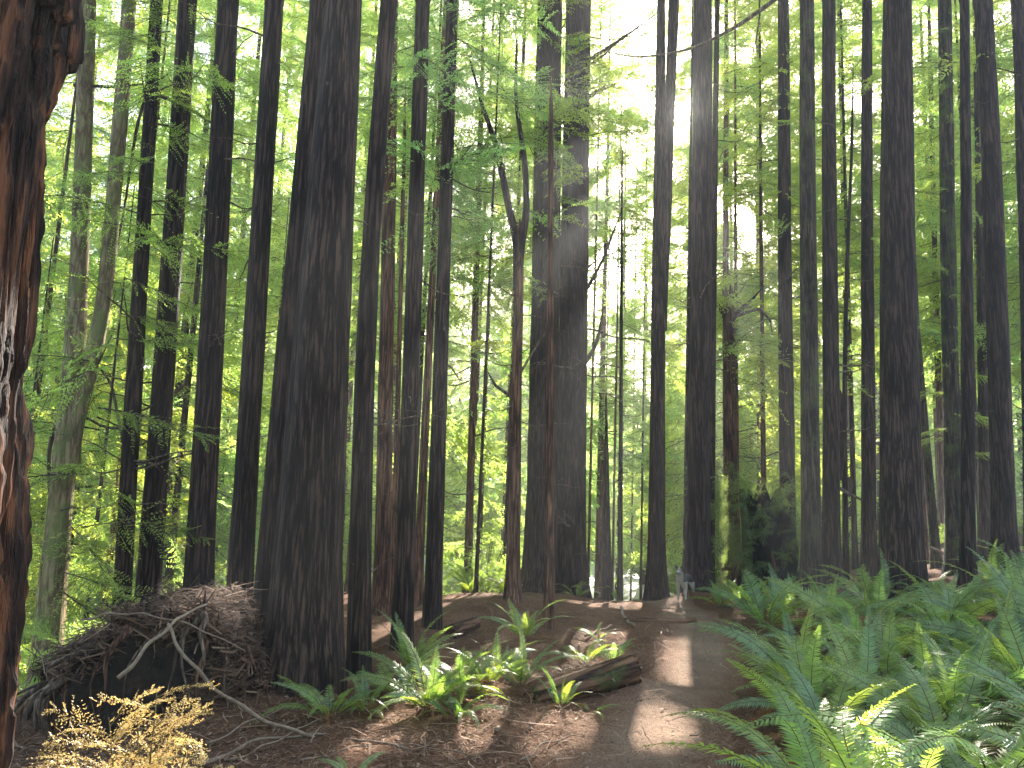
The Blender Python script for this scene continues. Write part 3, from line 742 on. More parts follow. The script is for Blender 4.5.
tk = TREES['mossy dark trunk at the head of the fern bed']
stem(tk, [(806, -28), (775, 0), (735, 28), (690, 50), (640, 58), (606, 52)], [5, 4.5, 3.5, 2.6, 1.8, 0.8], 'dead', 13, 'dead_branch', 8)
stem(tk, [(760, 12), (757, 35), (752, 58)], [1.8, 1.4, 0.6], 'dead', 14, 'dead_branch', 5)
tk = TREES['right trunk of the tight clump beside the path, spiked with bare snags']
stem(tk, [(583, 296), (602, 262), (616, 225), (626, 200)], [4, 3, 2, 0.8], 'dead', 15, 'dead_branch', 6)
stem(tk, [(580, 372), (596, 345), (602, 320), (603, 300)], [5, 4, 3, 1], 'dead', 16, 'dead_branch', 6)
stem(tk, [(586, 62), (620, 40), (656, 14)], [4, 3, 1], 'dead', 17, 'dead_branch', 6)
stem(tk, [(584, 100), (604, 88), (620, 82)], [5, 4, 1.5], 'dead', 18, 'dead_branch', 6)
tk = TREES['dark trunk with a bent bough, close behind the mossy trunk at the fern bed']
stem(tk, [(838, 480), (843, 440), (841, 400), (832, 372)], [8, 8, 6, 4], 'bark', 19, 'limb', 10)
stem(tk, [(834, 485), (850, 494), (862, 500)], [3, 3, 2], 'dead', 20, 'dead_branch', 6)
tk = TREES['slim dark trunk behind the burnt stump, leftmost of the four there']
stem(tk, [(150, 80), (136, 130), (124, 210), (110, 290)], [3, 3, 2, 1], 'dead', 21, 'dead_branch', 6)
stem(tk, [(128, 470), (112, 385), (100, 368), (84, 372)], [3, 3, 2, 1], 'dead', 22, 'dead_branch', 6)

# ------------------------------------------------------------------ the woods behind
rf = np.random.default_rng(41)
def woods_tree(px, Y, Ht, zlo, rl, nb, kind, leaf, name, label, group, cat='tree', r_tr=0.16, tilt=(-0.35, 0.15), sub=1):
    b = P(px, 500, Y); gz = float(terrain(b[0], Y)); org = np.array([b[0], Y, gz])
    root = thing(name, label, cat, org, group)
    ph = rf.uniform(0, 6)
    def ax(z): return np.array([0.02 * z + 0.1 * math.sin(z * 0.3 + ph) * r_tr, 0, z])
    def rad(z): return max(r_tr * (1 - z / Ht * 0.93), 0.012)
    link('trunk', trunk_mesh(ax, rad, -0.5, Ht, rf, 14, 0.5, 0.06, 0.3, M['bark_red'] if rf.random() < 0.4 else M['bark'], seed=int(rf.integers(1000))), root)
    spr = {'fine': SPRAY_FINE, 'mid': SPRAY, 'wood': SPRAY_MID, 'far': SPRAY_FAR}[kind]
    lq, wq = crown_arrays(rf, ax, zlo, Ht * 0.98, nb, lambda s: rl * (1.0 - 0.72 * s ** 1.2), spr, tilt=tilt, sub=sub)
    place_crown(root, org, lq, wq, M[leaf])
    return root

G1 = 'hazy redwoods beyond the crest'
L1 = 'feathery redwood hazy with light, standing in the woods beyond the crest'
for px, Y, Ht, zlo, rl in ((-60, 20, 24, 2, 3.0), (70, 24, 27, 2, 3.2), (165, 21, 22, 3, 2.8), (215, 28, 30, 2, 3.4), (285, 24, 27, 3, 3.0), (340, 30, 32, 3, 3.4),
                           (385, 22, 24, 4, 2.6), (430, 31, 31, 3, 3.2), (505, 27, 26, 4, 2.8), (555, 33, 27, 3, 3.0), (598, 29, 25, 5, 2.4), (618, 36, 24, 3, 2.6), (642, 41, 20, 2, 2.8), (690, 33, 29, 4, 2.6),
                           (725, 26, 26, 2.5, 3.0), (760, 31, 33, 2, 3.4), (815, 26, 28, 3, 3.0), (850, 30, 30, 2, 3.2), (940, 33, 26, 4, 3.0),
                           (990, 25, 27, 2, 3.2), (40, 33, 33, 2, 3.6), (120, 36, 36, 2, 3.6), (250, 37, 38, 2, 3.6), (360, 38, 38, 2, 3.6), (470, 40, 38, 2, 3.6), (535, 43, 34, 2, 3.4), (690, 42, 24, 2, 3.4), (700, 30, 30, 2, 3.0), (790, 38, 40, 2, 3.8), (880, 37, 38, 2, 3.8), (965, 38, 40, 2, 3.8), (1050, 23, 26, 2, 3.2), (1110, 28, 30, 2, 3.4), (-150, 26, 28, 2, 3.4)):
    rl *= 1.25
    Ht *= 1.35 if not 585 < px < 660 else 1.1
    if px > 790: zlo += 4
    woods_tree(px, Y, Ht, zlo, rl, int(66 + 2.3 * Ht), 'wood', 'leaf', 'redwood_tree', L1, G1, sub=2)
G3 = 'slender understorey redwoods'
L3 = 'slender young redwood with dark green feathery boughs, growing among the big trunks'
for px, Y, Ht, zlo, rl in ((20, 17, 22, 5, 2.2), (112, 18.5, 24, 6, 2.3), (172, 16.5, 21, 6, 2.2), (232, 19, 24, 5.5, 2.3), (300, 17, 22, 5, 2.3), (352, 18, 24, 6, 2.3), (412, 19, 24, 6.5, 2.3),
                           (478, 17.5, 22, 7.5, 2.3), (505, 21, 25, 8, 2.4), (588, 22, 25, 9.5, 2.3), (612, 25, 27, 9, 2.3), (640, 28, 29, 8, 2.4), (602, 31, 31, 8, 2.6), (630, 34, 33, 7, 2.8), (655, 31, 24, 7, 2.4), (470, 23, 27, 9, 2.5), (548, 26, 28, 8, 2.5), (735, 23, 27, 6, 2.4), (762, 20.5, 24, 5.5, 2.3), (852, 21.5, 25, 6, 2.3), (922, 20, 25, 6, 2.2), (978, 22, 25, 5, 2.3), (1040, 19, 24, 5, 2.3), (-60, 15, 20, 3, 2.4)):
    woods_tree(px, Y, Ht, zlo, rl, 84, 'mid', 'leaf', 'redwood_tree', L3, G3, r_tr=0.045 if 440 < px < 670 else 0.08, sub=2, tilt=(-0.4, 0.2))
G2 = 'young hemlocks in the left gully'
for px, Y, Ht, rl, lab in ((15, 13.0, 9, 1.5, 'young bright green hemlock behind the pale leaning tree'), (95, 15.5, 11, 1.9, 'young hemlock between the pale leaning tree and the slim dark trunk'),
                           (175, 17, 10, 1.8, 'young hemlock seen in the gap between the second and third dark trunks behind the stump'), (262, 16, 9, 1.6, 'young hemlock glimpsed left of the broad trunk')):
    woods_tree(px, Y, Ht, 0.8, rl, 46, 'fine', 'leaf_bright', 'hemlock_tree', lab, G2, r_tr=0.06, tilt=(-0.3, 0.2))
woods_tree(480, 24, 11, 0.6, 2.0, 50, 'mid', 'leaf_bright', 'hemlock_tree', 'young yellow-green conifer in the hazy clearing behind the thin tan-red trunk', 'young conifers by the clearing', r_tr=0.07)

# the far wood across the water reads as one mass
LQ, WQ, TB = [], [], MB()
nf = 64
for i in range(nf):
    Y = rf.uniform(50, 84)
    px = -140 + 1300 * (i + rf.random()) / nf
    b = P(px, 500, Y); gz = float(terrain(b[0], Y, False)); org = np.array([b[0], Y, gz])
    Ht = rf.uniform(24, 42)
    if 572 < px < 672: Ht = rf.uniform(10, 17)
    def ax(z): return np.array([0.01 * z, 0, z])
    lq, wq = crown_arrays(rf, ax, 0.3, Ht, int(110 + Ht * 3), lambda s: 5.0 * (1 - 0.7 * s), SPRAY_FAR, tilt=(-0.5, 0.1))
    LQ.append(lq + org); WQ.append(wq + org)
    zz = np.linspace(-1, Ht, 8)
    TB.tube(np.stack([org[0] + zz * 0.01, org[1] + 0 * zz, org[2] + zz], -1), np.maximum(0.28 * (1 - zz / Ht), 0.03), 8, m=1)
LQ = np.concatenate(LQ); WQ = np.concatenate(WQ)
k = cull(LQ.mean(1)); LQ = LQ[k]
for a, m in ((LQ, 0), (WQ, 1)):
    TB.add(a.reshape(-1, 3), np.arange(len(a) * 4).reshape(-1, 4), m=m)
fo = link('far_forest', TB.mesh('far_forest', [M['leaf_hazed'], M['bark']], False)); fo['kind'] = 'stuff'

# the same wood goes on behind the viewer
LQ, TB = [], MB()
for i in range(30):
    a = math.radians(95 + 170 * (i + rf.random()) / 30); R_ = rf.uniform(20, 42)
    x, y = R_ * math.sin(a), R_ * math.cos(a) - 3
    org = np.array([x, y, float(terrain(x, y, False))]); Ht = rf.uniform(24, 34)
    lq, wq = crown_arrays(rf, lambda z: np.array([0, 0, z]), 3.0, Ht, 90, lambda s: 3.6 * (1 - 0.6 * s), SPRAY_FAR, tilt=(-0.4, 0.1))
    LQ.append(lq + org)
    zz = np.linspace(-1, Ht, 8)
    TB.tube(np.stack([org[0] + 0 * zz, org[1] + 0 * zz, org[2] + zz], -1), np.maximum(0.35 * (1 - zz / Ht), 0.03), 10, m=1)
LQ = np.concatenate(LQ)
TB.add(LQ.reshape(-1, 3), np.arange(len(LQ) * 4).reshape(-1, 4), m=0)
bo = link('surrounding_forest', TB.mesh('surrounding_forest', [M['leaf_hazed'], M['bark']], False)); bo['kind'] = 'stuff'

# low growth: the gully on the left, beyond the crest, the far bank
Q = []
ru = np.random.default_rng(77)
def cover(n, xr, yr, sc, cond=None):
    for _ in range(n):
        x, y = ru.uniform(*xr), ru.uniform(*yr)
        if cond is not None and not cond(x, y): continue
        if 18 < y < 36 and 575 < 512 + 759 * x / y < 672: continue
        z = float(terrain(x, y, False))
        lf, wd = (SPRAY if y < 30 else SPRAY_FAR)[ru.integers(5)]
        s_ = ru.uniform(*sc)
        Q.append(np.array([x, y, z + 0.03]) + (lf.reshape(-1, 3) * s_) @ rot_basis(ru.uniform(0, 6.28), ru.uniform(0.2, 1.25), ru.normal(0, 0.5)))
cover(900, (-16, -4.6), (6.5, 26), (0.4, 1.1), lambda x, y: x < -4.9 - 0.6 * ru.random() - (y < 8) * 0.5)
cover(500, (-12, 4), (19.5, 33), (0.5, 1.2))
cover(300, (4, 20), (22, 33), (0.5, 1.2))
cover(900, (-45, 45), (51, 70), (1.0, 2.8))
Q = np.concatenate(Q).reshape(-1, 4, 3)
uo = link('undergrowth', quads_mesh('undergrowth', Q, np.zeros((0, 4, 3)), [M['cover']])); uo['kind'] = 'stuff'

# ------------------------------------------------------------------ ferns
def frond_mesh(seed, a0, a1, mat, npair=44, wmax=0.125, dead=False):
    r = np.random.default_rng(seed); mb = MB()
    n = 24; t = np.linspace(0, 1, n)
    ang = np.radians(a0 + (a1 - a0) * t ** 1.25)
    dx, dz = np.cos(ang) / (n - 1), np.sin(ang) / (n - 1)
    px = np.concatenate([[0], np.cumsum(dx[:-1])]); pz = np.concatenate([[0], np.cumsum(dz[:-1])])
    py = 0.06 * np.sin(t * 2.2 + seed) * t
    pts = np.stack([px, py, pz], -1)
    mb.tube(pts, 0.0055 * (1.1 - t), 4, m=1)
    tw = r.normal(0, 0.18)
    for i in range(npair):
        s = 0.13 + 0.86 * (i / (npair - 1)) ** 0.95
        p = np.array([np.interp(s, t, pts[:, k]) for k in range(3)])
        a = np.interp(s, t, ang)
        T_ = np.array([math.cos(a), 0, math.sin(a)]); Nn = np.array([-math.sin(a), 0, math.cos(a)])
        prof = wmax * min(1, (s - 0.06) / 0.22) * max(0.04, (1 - s)) ** 0.62 * 1.15
        for sg in (-1, 1):
            L = prof * r.uniform(0.88, 1.08)
            if r.random() < (0.25 if dead else 0.02): L *= r.uniform(0.2, 0.7)
            sw = 0.28 + 0.35 * s
            d = T_ * sw + np.array([0, sg, 0]) + Nn * r.normal(0.10 + tw * sg, 0.10)
            d /= np.linalg.norm(d)
            w = np.cross(Nn, d) ; w /= np.linalg.norm(w)
            wd = min(0.026, 0.86 / npair * 0.95) * (0.45 + 0.55 * (L / wmax)) * (0.7 if dead else 1)
            bend = -Nn * L * r.uniform(0.10, 0.30) * (2.2 if dead else 1)
            q0 = p - w * wd * 0.42; q1 = p + w * wd * 0.42
            m = p + d * L * 0.5 + bend * 0.2
            m0 = m - w * wd * 0.5; m1 = m + w * wd * 0.5
            tip = p + d * L + bend + T_ * L * 0.10
            mb.add([q0, q1, m1, m0, tip], [[0, 1, 2, 3]], [[3, 2, 4]])
    return mb.mesh('frond', [M[mat], M['stem']], False)

ARCS = [(82, 30), (76, 5), (70, -25), (62, -40), (52, -35), (40, -30), (68, -5), (58, -15)]
FR = {m: [frond_mesh(300 + k, a, b, m) for k, (a, b) in enumerate(ARCS)] for m in ('fern', 'fern_bright')}
FRD = [frond_mesh(400 + k, a, b, 'fern_dead', dead=True) for k, (a, b) in enumerate(((45, -70), (30, -50), (55, -60)))]
def fern(x, y, size, label, group, n=15, mat='fern', seed=0, ndead=2, arcs=range(8), azr=(0, 6.283), dz=0.0):
    r = np.random.default_rng(seed)
    z = float(terrain(x, y))
    root = thing('sword_fern', label, 'fern', (x, y, z - 0.02 + dz), group)
    for i in range(n):
        az = azr[0] + (azr[1] - azr[0]) * (i + r.random() * 0.8) / n
        k = int(r.choice(list(arcs)))
        s_ = size * r.uniform(0.55, 1.12)
        link('frond', FR[mat][k], root, (0.03 * math.cos(az), 0.03 * math.sin(az), 0), (r.normal(0, 0.30), r.normal(0, 0.14), az), (s_, s_, s_))
    for i in range(ndead):
        link('frond', FRD[i % 3], root, (0, 0, 0.01), (r.normal(0, 0.3), 0, r.uniform(0, 6.28)), size * r.uniform(0.5, 0.8))
    return root

rr = np.random.default_rng(5)
GB = 'sword ferns in the dense bed right of the path'
LB = 'green sword fern in the dense bed filling the right side of the path'
spots = []
y = 3.5
tries = 0
while len(spots) < 72 and tries < 6000:
    tries += 1
    yy = 3.3 + 9.7 * rr.random() ** 0.9
    xl = np.interp(yy, [3.3, 4.5, 6, 8, 10, 13], [1.32, 1.72, 2.3, 2.8, 3.3, 4.0])
    xr_ = yy * 0.74 + 0.8
    xx = xl + (xr_ - xl) * rr.random()
    if all((xx - a) ** 2 + (yy - b) ** 2 > (0.44 + 0.012 * yy) ** 2 for a, b in spots):
        spots.append((xx, yy))
for i, (a, b) in enumerate(spots):
    fern(a, b, rr.uniform(0.8, 1.45), LB, GB, int(rr.integers(11, 17)), 'fern', 1000 + i, int(rr.integers(1, 6)), arcs=(0, 1, 2, 2, 3, 3, 4, 5, 6, 7))
GL = 'backlit ferns left of the path'
def fpx(px, py, *a, **k):
    h = hit(px, py); return fern(h[0], h[1], *a, **k)
fpx(330, 718, 0.62, 'small fern with pale arching fronds at the foot of the broad trunk', GL, 11, seed=1, ndead=2, arcs=(0, 1, 2, 3, 4))
fpx(428, 716, 0.85, 'large sunlit fern with yellow-green lower fronds, fullest left of the path', GL, 18, 'fern_bright', seed=2, ndead=2)
fpx(462, 700, 0.72, 'sunlit fern with a rust-brown dead frond hanging between green ones', GL, 14, seed=3, ndead=5)
fpx(395, 690, 0.70, 'shaded fern tucked behind the largest sunlit fern', GL, 13, seed=4)
fpx(520, 690, 0.72, 'sunlit fern sprawling against the left end of the rotten log', GL, 14, seed=5)
fpx(497, 672, 0.65, 'fern behind the sprawling one at the left end of the log', GL, 12, seed=6)
fpx(524, 640, 0.85, 'shaded blue-green fern at the foot of the tight clump of trunks', GL, 14, seed=7, arcs=(0, 1, 6, 7))
fpx(560, 708, 0.50, 'small upright fern with one glowing frond, in front of the log', GL, 8, seed=8, arcs=(0, 1, 6))
fpx(585, 665, 0.60, 'fern with white-lit arching fronds behind the rotten log', GL, 11, seed=9, arcs=(2, 3, 4, 7))
fpx(612, 662, 0.55, 'fern at the right end of the rotten log, fronds lit white', GL, 9, seed=10, arcs=(2, 3, 7))
fpx(590, 712, 0.35, 'tiny low fern on the bare litter just in front of the log', GL, 6, seed=11, arcs=(3, 4, 5))
fpx(598, 640, 0.45, 'little dim fern on the litter above the log', GL, 7, seed=12, arcs=(3, 4, 7))
fpx(455, 722, 0.6, 'low fern spilling forward on the sunlit litter beside the largest sunlit fern', GL, 12, 'fern_bright', seed=31, arcs=(2, 3, 4, 5))
fpx(488, 690, 0.6, 'fern between the rust-fronded fern and the sprawling one by the log', GL, 12, 'fern_bright', seed=32)
fpx(410, 672, 0.75, 'upright fern in shade at the foot of the straight trunk', GL, 12, seed=33, arcs=(0, 1, 6))
fpx(365, 712, 0.5, 'small sunlit fern between the pale-fronded one and the largest fern', GL, 10, 'fern_bright', seed=34)
GY = 'glowing ferns right of the dog'
fpx(722, 607, 0.85, 'bright yellow-green fern glowing right beside the trunk at the dog', GY, 14, 'fern_bright', seed=13)
fpx(742, 607, 0.9, 'glowing fern in front of the mossy post of the ivy-covered stump', GY, 14, 'fern_bright', seed=14)
fpx(768, 612, 0.8, 'green fern at the foot of the ivy-covered stump', GY, 13, 'fern_bright', seed=15)
fpx(790, 612, 0.8, 'fern between the ivy-covered stump and the mossy trunk', GY, 13, seed=16)
h = hit(655, 592)
fern(1.6, 18.4, 0.9, 'broad bright fern on the crest beside the spindly stems', 'ferns on the crest', 9, 'fern_bright', seed=17, arcs=(3, 4, 7), ndead=0)
fern(2.6, 18.6, 0.9, 'bright fern on the crest by the foot of the twin-stemmed trunk', 'ferns on the crest', 10, 'fern_bright', seed=18, ndead=0)
fern(-0.9, 18.8, 1.2, 'bright fern below the thin tan-red trunk in the clearing', 'ferns on the crest', 16, 'fern_bright', seed=19, ndead=0)
fern(-0.2, 19.4, 1.2, 'yellow-green fern right of the thin tan-red trunk', 'ferns on the crest', 16, 'fern_bright', seed=20, ndead=0)
fpx(352, 775, 0.30, 'small pale-lit fern sprig at the lower edge near the fallen sticks', GL, 5, seed=21, arcs=(2, 3), ndead=0)
fpx(705, 745, 0.22, 'tiny fern sprig at the right edge of the path', 'fern sprigs by the path', 4, seed=22, arcs=(4, 5), ndead=0)

# shrub in the clearing
def shrub(px, py, Y, size, n, leaf, label, seed):
    r = np.random.default_rng(seed)
    b = P(px, py, Y); gz = float(terrain(b[0], Y)); org = np.array([b[0], Y, gz])
    root = thing('leafy_shrub', label, 'shrub', org)
    LQ, W = [], MB()
    for i in range(n):
        az = r.uniform(0, 6.28); el = r.uniform(0.4, 1.4)
        d = np.array([math.cos(az) * math.cos(el), math.sin(az) * math.cos(el), math.sin(el)])
        L = size * r.uniform(0.5, 1.0)
        W.tube(np.array([[0, 0, -0.05], d * L * 0.5, d * L]), [0.012, 0.009, 0.004], 4)
        for j in range(3):
            lf, wd = SPRAY[r.integers(5)]
            LQ.append(d * L * r.uniform(0.35, 0.9) + (lf.reshape(-1, 3) * L * 0.55) @ rot_basis(az + r.normal(0, 0.9), r.uniform(-0.2, 0.7), r.normal(0, 0.6)))
    link('stem', W.mesh('stem', M['dead']), root)
    LQ = np.concatenate(LQ).reshape(-1, 4, 3)
    link('foliage', quads_mesh('foliage', LQ, np.zeros((0, 4, 3)), [M[leaf]]), root)
    return root
shrub(484, 610, 20.5, 1.9, 26, 'leaf_bright', 'bright bushy shrub in the sunlit clearing right of the thin tan-red trunk', 1)
shrub(150, 600, 13, 2.2, 28, 'leaf', 'dark green shrub in the gully behind the burnt stump', 2)
shrub(90, 620, 14, 2.4, 30, 'leaf_bright', 'green shrub between the pale leaning tree and the burnt stump', 3)
shrub(75, 735, 9.2, 0.8, 14, 'leaf_bright', 'low yellow-lit shrub between the pale leaning tree and the dry sapling', 4)

# ------------------------------------------------------------------ stumps
def strips(pts, nrm, r, lmin, lmax, w, lift=0.015):
    """loose needles and twigs lying on a surface"""
    n = len(pts)
    a = r.uniform(0, 6.283, n)
    ref = np.stack([np.cos(a), np.sin(a), np.zeros(n)], -1)
    d = ref - nrm * (ref * nrm).sum(1)[:, None]; d += nrm * r.normal(0.04, 0.12, n)[:, None]; d /= np.linalg.norm(d, axis=1)[:, None]
    s_ = np.cross(nrm, d); s_ /= np.linalg.norm(s_, axis=1)[:, None]
    L = r.uniform(lmin, lmax, n)[:, None]; W_ = w * r.uniform(0.6, 1.5, n)[:, None]
    c = pts + nrm * lift * r.uniform(0.2, 1.4, n)[:, None]
    arch = nrm * L * r.uniform(0.0, 0.12, n)[:, None]; cur = s_ * L * r.normal(0, 0.12, n)[:, None]
    p0, p1, p2 = c - d * L / 2, c + arch + cur, c + d * L / 2
    v = np.stack([p0 - s_ * W_ * .5, p0 + s_ * W_ * .5, p1 - s_ * W_ * .6, p1 + s_ * W_ * .6, p2 - s_ * W_ * .3, p2 + s_ * W_ * .3], 1)
    b = np.arange(n)[:, None] * 6
    q = np.concatenate([b + [[0, 1, 3, 2]], b + [[2, 3, 5, 4]]])
    return v.reshape(-1, 3), q

c0 = P(158, 700, 7.1); c0[2] = float(terrain(c0[0], 7.1))
sx0 = c0[0]
root = thing('burnt_stump', 'big charred broken stump heaped with brown needle litter, left of the broad trunk', 'stump', c0)
nth, nz = 120, 26
th = np.arange(nth) * 2 * math.pi / nth
RIM = np.array([P(a, b_, 7.0) - c0 for a, b_ in ((60, 655), (83, 649), (101, 645), (126, 636), (144, 612), (182, 604), (215, 607), (228, 617), (238, 640), (256, 655))])[:, [0, 2]]
def stump_top(x):      # height of the broken rim across the picture
    return np.interp(x, RIM[:, 0], RIM[:, 1])
rings = []
for i in range(nz):
    f = i / (nz - 1)
    R = 0.70 + 0.14 * np.exp(-f * 4)
    c, s_ = np.cos(th), np.sin(th)
    R = R * (1 + 0.42 * (vnoise(c * 2.2 + 9, s_ * 2.2 + 9, f * 1.4, 61) - 0.5) + 0.55 * np.abs(vnoise(c * 9 + 9, s_ * 9 + 9, f * 1.2, 66) - 0.5) + 0.20 * (vnoise(c * 6 + 9, s_ * 6 + 9, f * 3, 62) - 0.5) + 0.08 * (vnoise(c * 17 + 9, s_ * 17 + 9, f * 7, 63) - 0.5))
    x = R * c * 1.02; y_ = R * s_ * 0.78
    hh = stump_top(x) + 0.14 * (vnoise(c * 7 + 3, s_ * 7 + 3, 0, 64) - 0.5)
    rings.append(np.stack([x, y_, -0.8 + (hh + 0.8) * f], -1))
for i in range(1, 14):
    f = 1 - i / 14
    last = rings[nz - 1]
    x, y_ = last[:, 0] * f, last[:, 1] * f
    z = stump_top(x) + 0.03 * (1 - f ** 3) + 0.16 * (vnoise(x * 5, y_ * 5, 0, 65) - 0.5)
    rings.append(np.stack([x, y_, z], -1))
rings = np.array(rings)
mb = MB(); mb.add(*grid_faces(rings, True, True))
link('stump_wall', mb.mesh('stump_wall', M['burnt']), root)
rs = np.random.default_rng(12)
# litter heaped on the rim and sliding down its right side
flat = rings[nz - 5:nz + 7].reshape(-1, 3)
pt = flat[rs.integers(len(flat), size=5500)] + rs.normal(0, 0.035, (5500, 3)); nr = np.tile([[0, -0.25, 0.97]], (5500, 1))
wall = rings[6:nz].reshape(-1, 3); wall = wall[(wall[:, 0] > 0.22 + 0.45 * vnoise(wall[:, 2] * 3, wall[:, 1] * 3, 0, 5)) | (wall[:, 2] > stump_top(wall[:, 0]) - 0.16)]
p2 = wall[rs.integers(len(wall), size=5200)] + rs.normal(0, 0.03, (5200, 3)); n2 = p2 * [1, 1, 0]; n2 = n2 / np.linalg.norm(n2, axis=1)[:, None]; n2[:, 2] = 0.4; n2 /= np.linalg.norm(n2, axis=1)[:, None]
mb = MB(); v, q = strips(np.vstack([pt, p2]), np.vstack([nr, n2]), rs, 0.04, 0.15, 0.0042, 0.03); mb.add(v, q)
v, q = strips(np.vstack([pt[:700], p2[:700]]), np.vstack([nr[:700], n2[:700]]), rs, 0.15, 0.5, 0.010, 0.05); mb.add(v, q)
v, q = strips(np.vstack([pt[700:1900], p2[700:1700]]), np.vstack([nr[700:1900], n2[700:1700]]), rs, 0.05, 0.13, 0.020, 0.04); mb.add(v, q)
lo = link('needle_litter', mb.mesh('needle_litter', M['mound'], False), root); lo['kind'] = 'stuff'
for _ in range(26):
    i = rs.integers(60, 112); p0 = rings[nz - 1 - rs.integers(0, 5), i]
    L_ = rs.uniform(0.35, 0.95); t = np.linspace(0, 1, 9)
    o_ = p0 * [1, 1, 0]; o_ = o_ / (np.linalg.norm(o_) + 1e-6)
    pp = p0 + o_ * (0.03 + 0.16 * np.sin(t * 2.4)[:, None] * rs.uniform(0.4, 1.2)) + np.stack([rs.normal(0, 0.22) * t + 0.03 * np.sin(t * 9), 0 * t, 0.06 * np.sin(t * 3) - L_ * t ** 1.3], -1)
    mb = MB(); mb.tube(pp, rs.uniform(0.006, 0.034) * (1.2 - t), 7); link('root', mb.mesh('root', M['dead'] if rs.random() < 0.6 else M['bark_red']), root)
for _ in range(16):   # broken spikes along the rim
    i = rs.integers(55, 120) % 120; p0 = rings[nz - 1, i] * [0.97, 0.97, 1]; t = np.linspace(0, 1, 5)
    pp = p0 + np.stack([rs.normal(0, 0.05) * t, rs.normal(0, 0.05) * t, -0.12 + rs.uniform(0.15, 0.34) * t], -1)
    mb = MB(); mb.tube(pp, rs.uniform(0.02, 0.05) * (1.05 - t), 6); link('splinter', mb.mesh('splinter', M['burnt']), root)

# ivy-covered stump beyond the fern bed
b = P(768, 598, 18.2); gz = float(terrain(b[0], 18.2)); org = np.array([b[0], 18.2, gz])
root = thing('old_stump', 'tall hollow stump draped in leafy shoots with a mossy post on its left', 'stump', org)
rings = []
th = np.arange(64) * 2 * math.pi / 64
for i in range(24):
    f = i / 23
    c, s_ = np.cos(th), np.sin(th)
    R = (0.62 - 0.12 * f) * (1 + 0.5 * (vnoise(c * 2.4 + 5, s_ * 2.4 + 5, f * 2, 71) - 0.5) + 0.25 * (vnoise(c * 7 + 5, s_ * 7 + 5, f * 4, 72) - 0.5))
    hh = 2.15 + 0.7 * (vnoise(c * 3 + 5, s_ * 3 + 5, 0, 73) - 0.5)
    rings.append(np.stack([R * c, R * s_, -0.4 + (hh + 0.4) * f], -1))
rings.append(np.stack([rings[-1][:, 0] * 0.6, rings[-1][:, 1] * 0.6, rings[-1][:, 2] - 0.9], -1))
mb = MB(); mb.add(*grid_faces(np.array(rings), True, True)); link('stump_wall', mb.mesh('stump_wall', M['burnt']), root)
zz = np.linspace(-0.2, 2.3, 14)
mb = MB(); mb.tube(np.stack([-0.60 + 0.05 * np.sin(zz * 2), -0.35 + 0 * zz, zz], -1), 0.12 * (1.15 - zz / 4), 10); link('mossy_post', mb.mesh('mossy_post', M['moss']), root)
zz = np.linspace(-0.1, 1.6, 10)
mb = MB(); mb.tube(np.stack([-0.15 + 0.10 * np.sin(zz * 3), -0.62 + 0.1 * zz, zz], -1), 0.06, 8); link('root', mb.mesh('root', M['rot']), root)
rs = np.random.default_rng(15); LQ = []
for _ in range(260):
    az = rs.uniform(0, 6.28); z = rs.uniform(0.5, 2.4) + 0.35 * rs.normal(); R = rs.uniform(0.3, 0.75) + 0.35 * max(0, rs.normal())
    p = np.array([R * math.cos(az) - 0.22, R * math.sin(az) - 0.1, z])
    lf, wd = SPRAY_FINE[rs.integers(5)]
    LQ.append(p + (lf.reshape(-1, 3) * rs.uniform(0.25, 0.6)) @ rot_basis(az + rs.normal(0, 0.8), rs.uniform(-1.1, 0.7), rs.normal(0, 0.9)))
for _ in range(60):
    az = rs.uniform(0, 6.28); z = 1.9 + 0.65 * rs.normal(); R = abs(rs.normal(0, 0.38))
    p = np.array([-0.80 + R * math.cos(az), 0.1 + R * math.sin(az), max(0.3, z)])
    lf, wd = SPRAY_FINE[rs.integers(5)]
    LQ.append(p + (lf.reshape(-1, 3) * rs.uniform(0.4, 0.8)) @ rot_basis(az, rs.uniform(-0.8, 0.5), rs.normal(0, 0.6)))
link('foliage', quads_mesh('foliage', np.concatenate(LQ).reshape(-1, 4, 3), np.zeros((0, 4, 3)), [M['ivy']]), root)

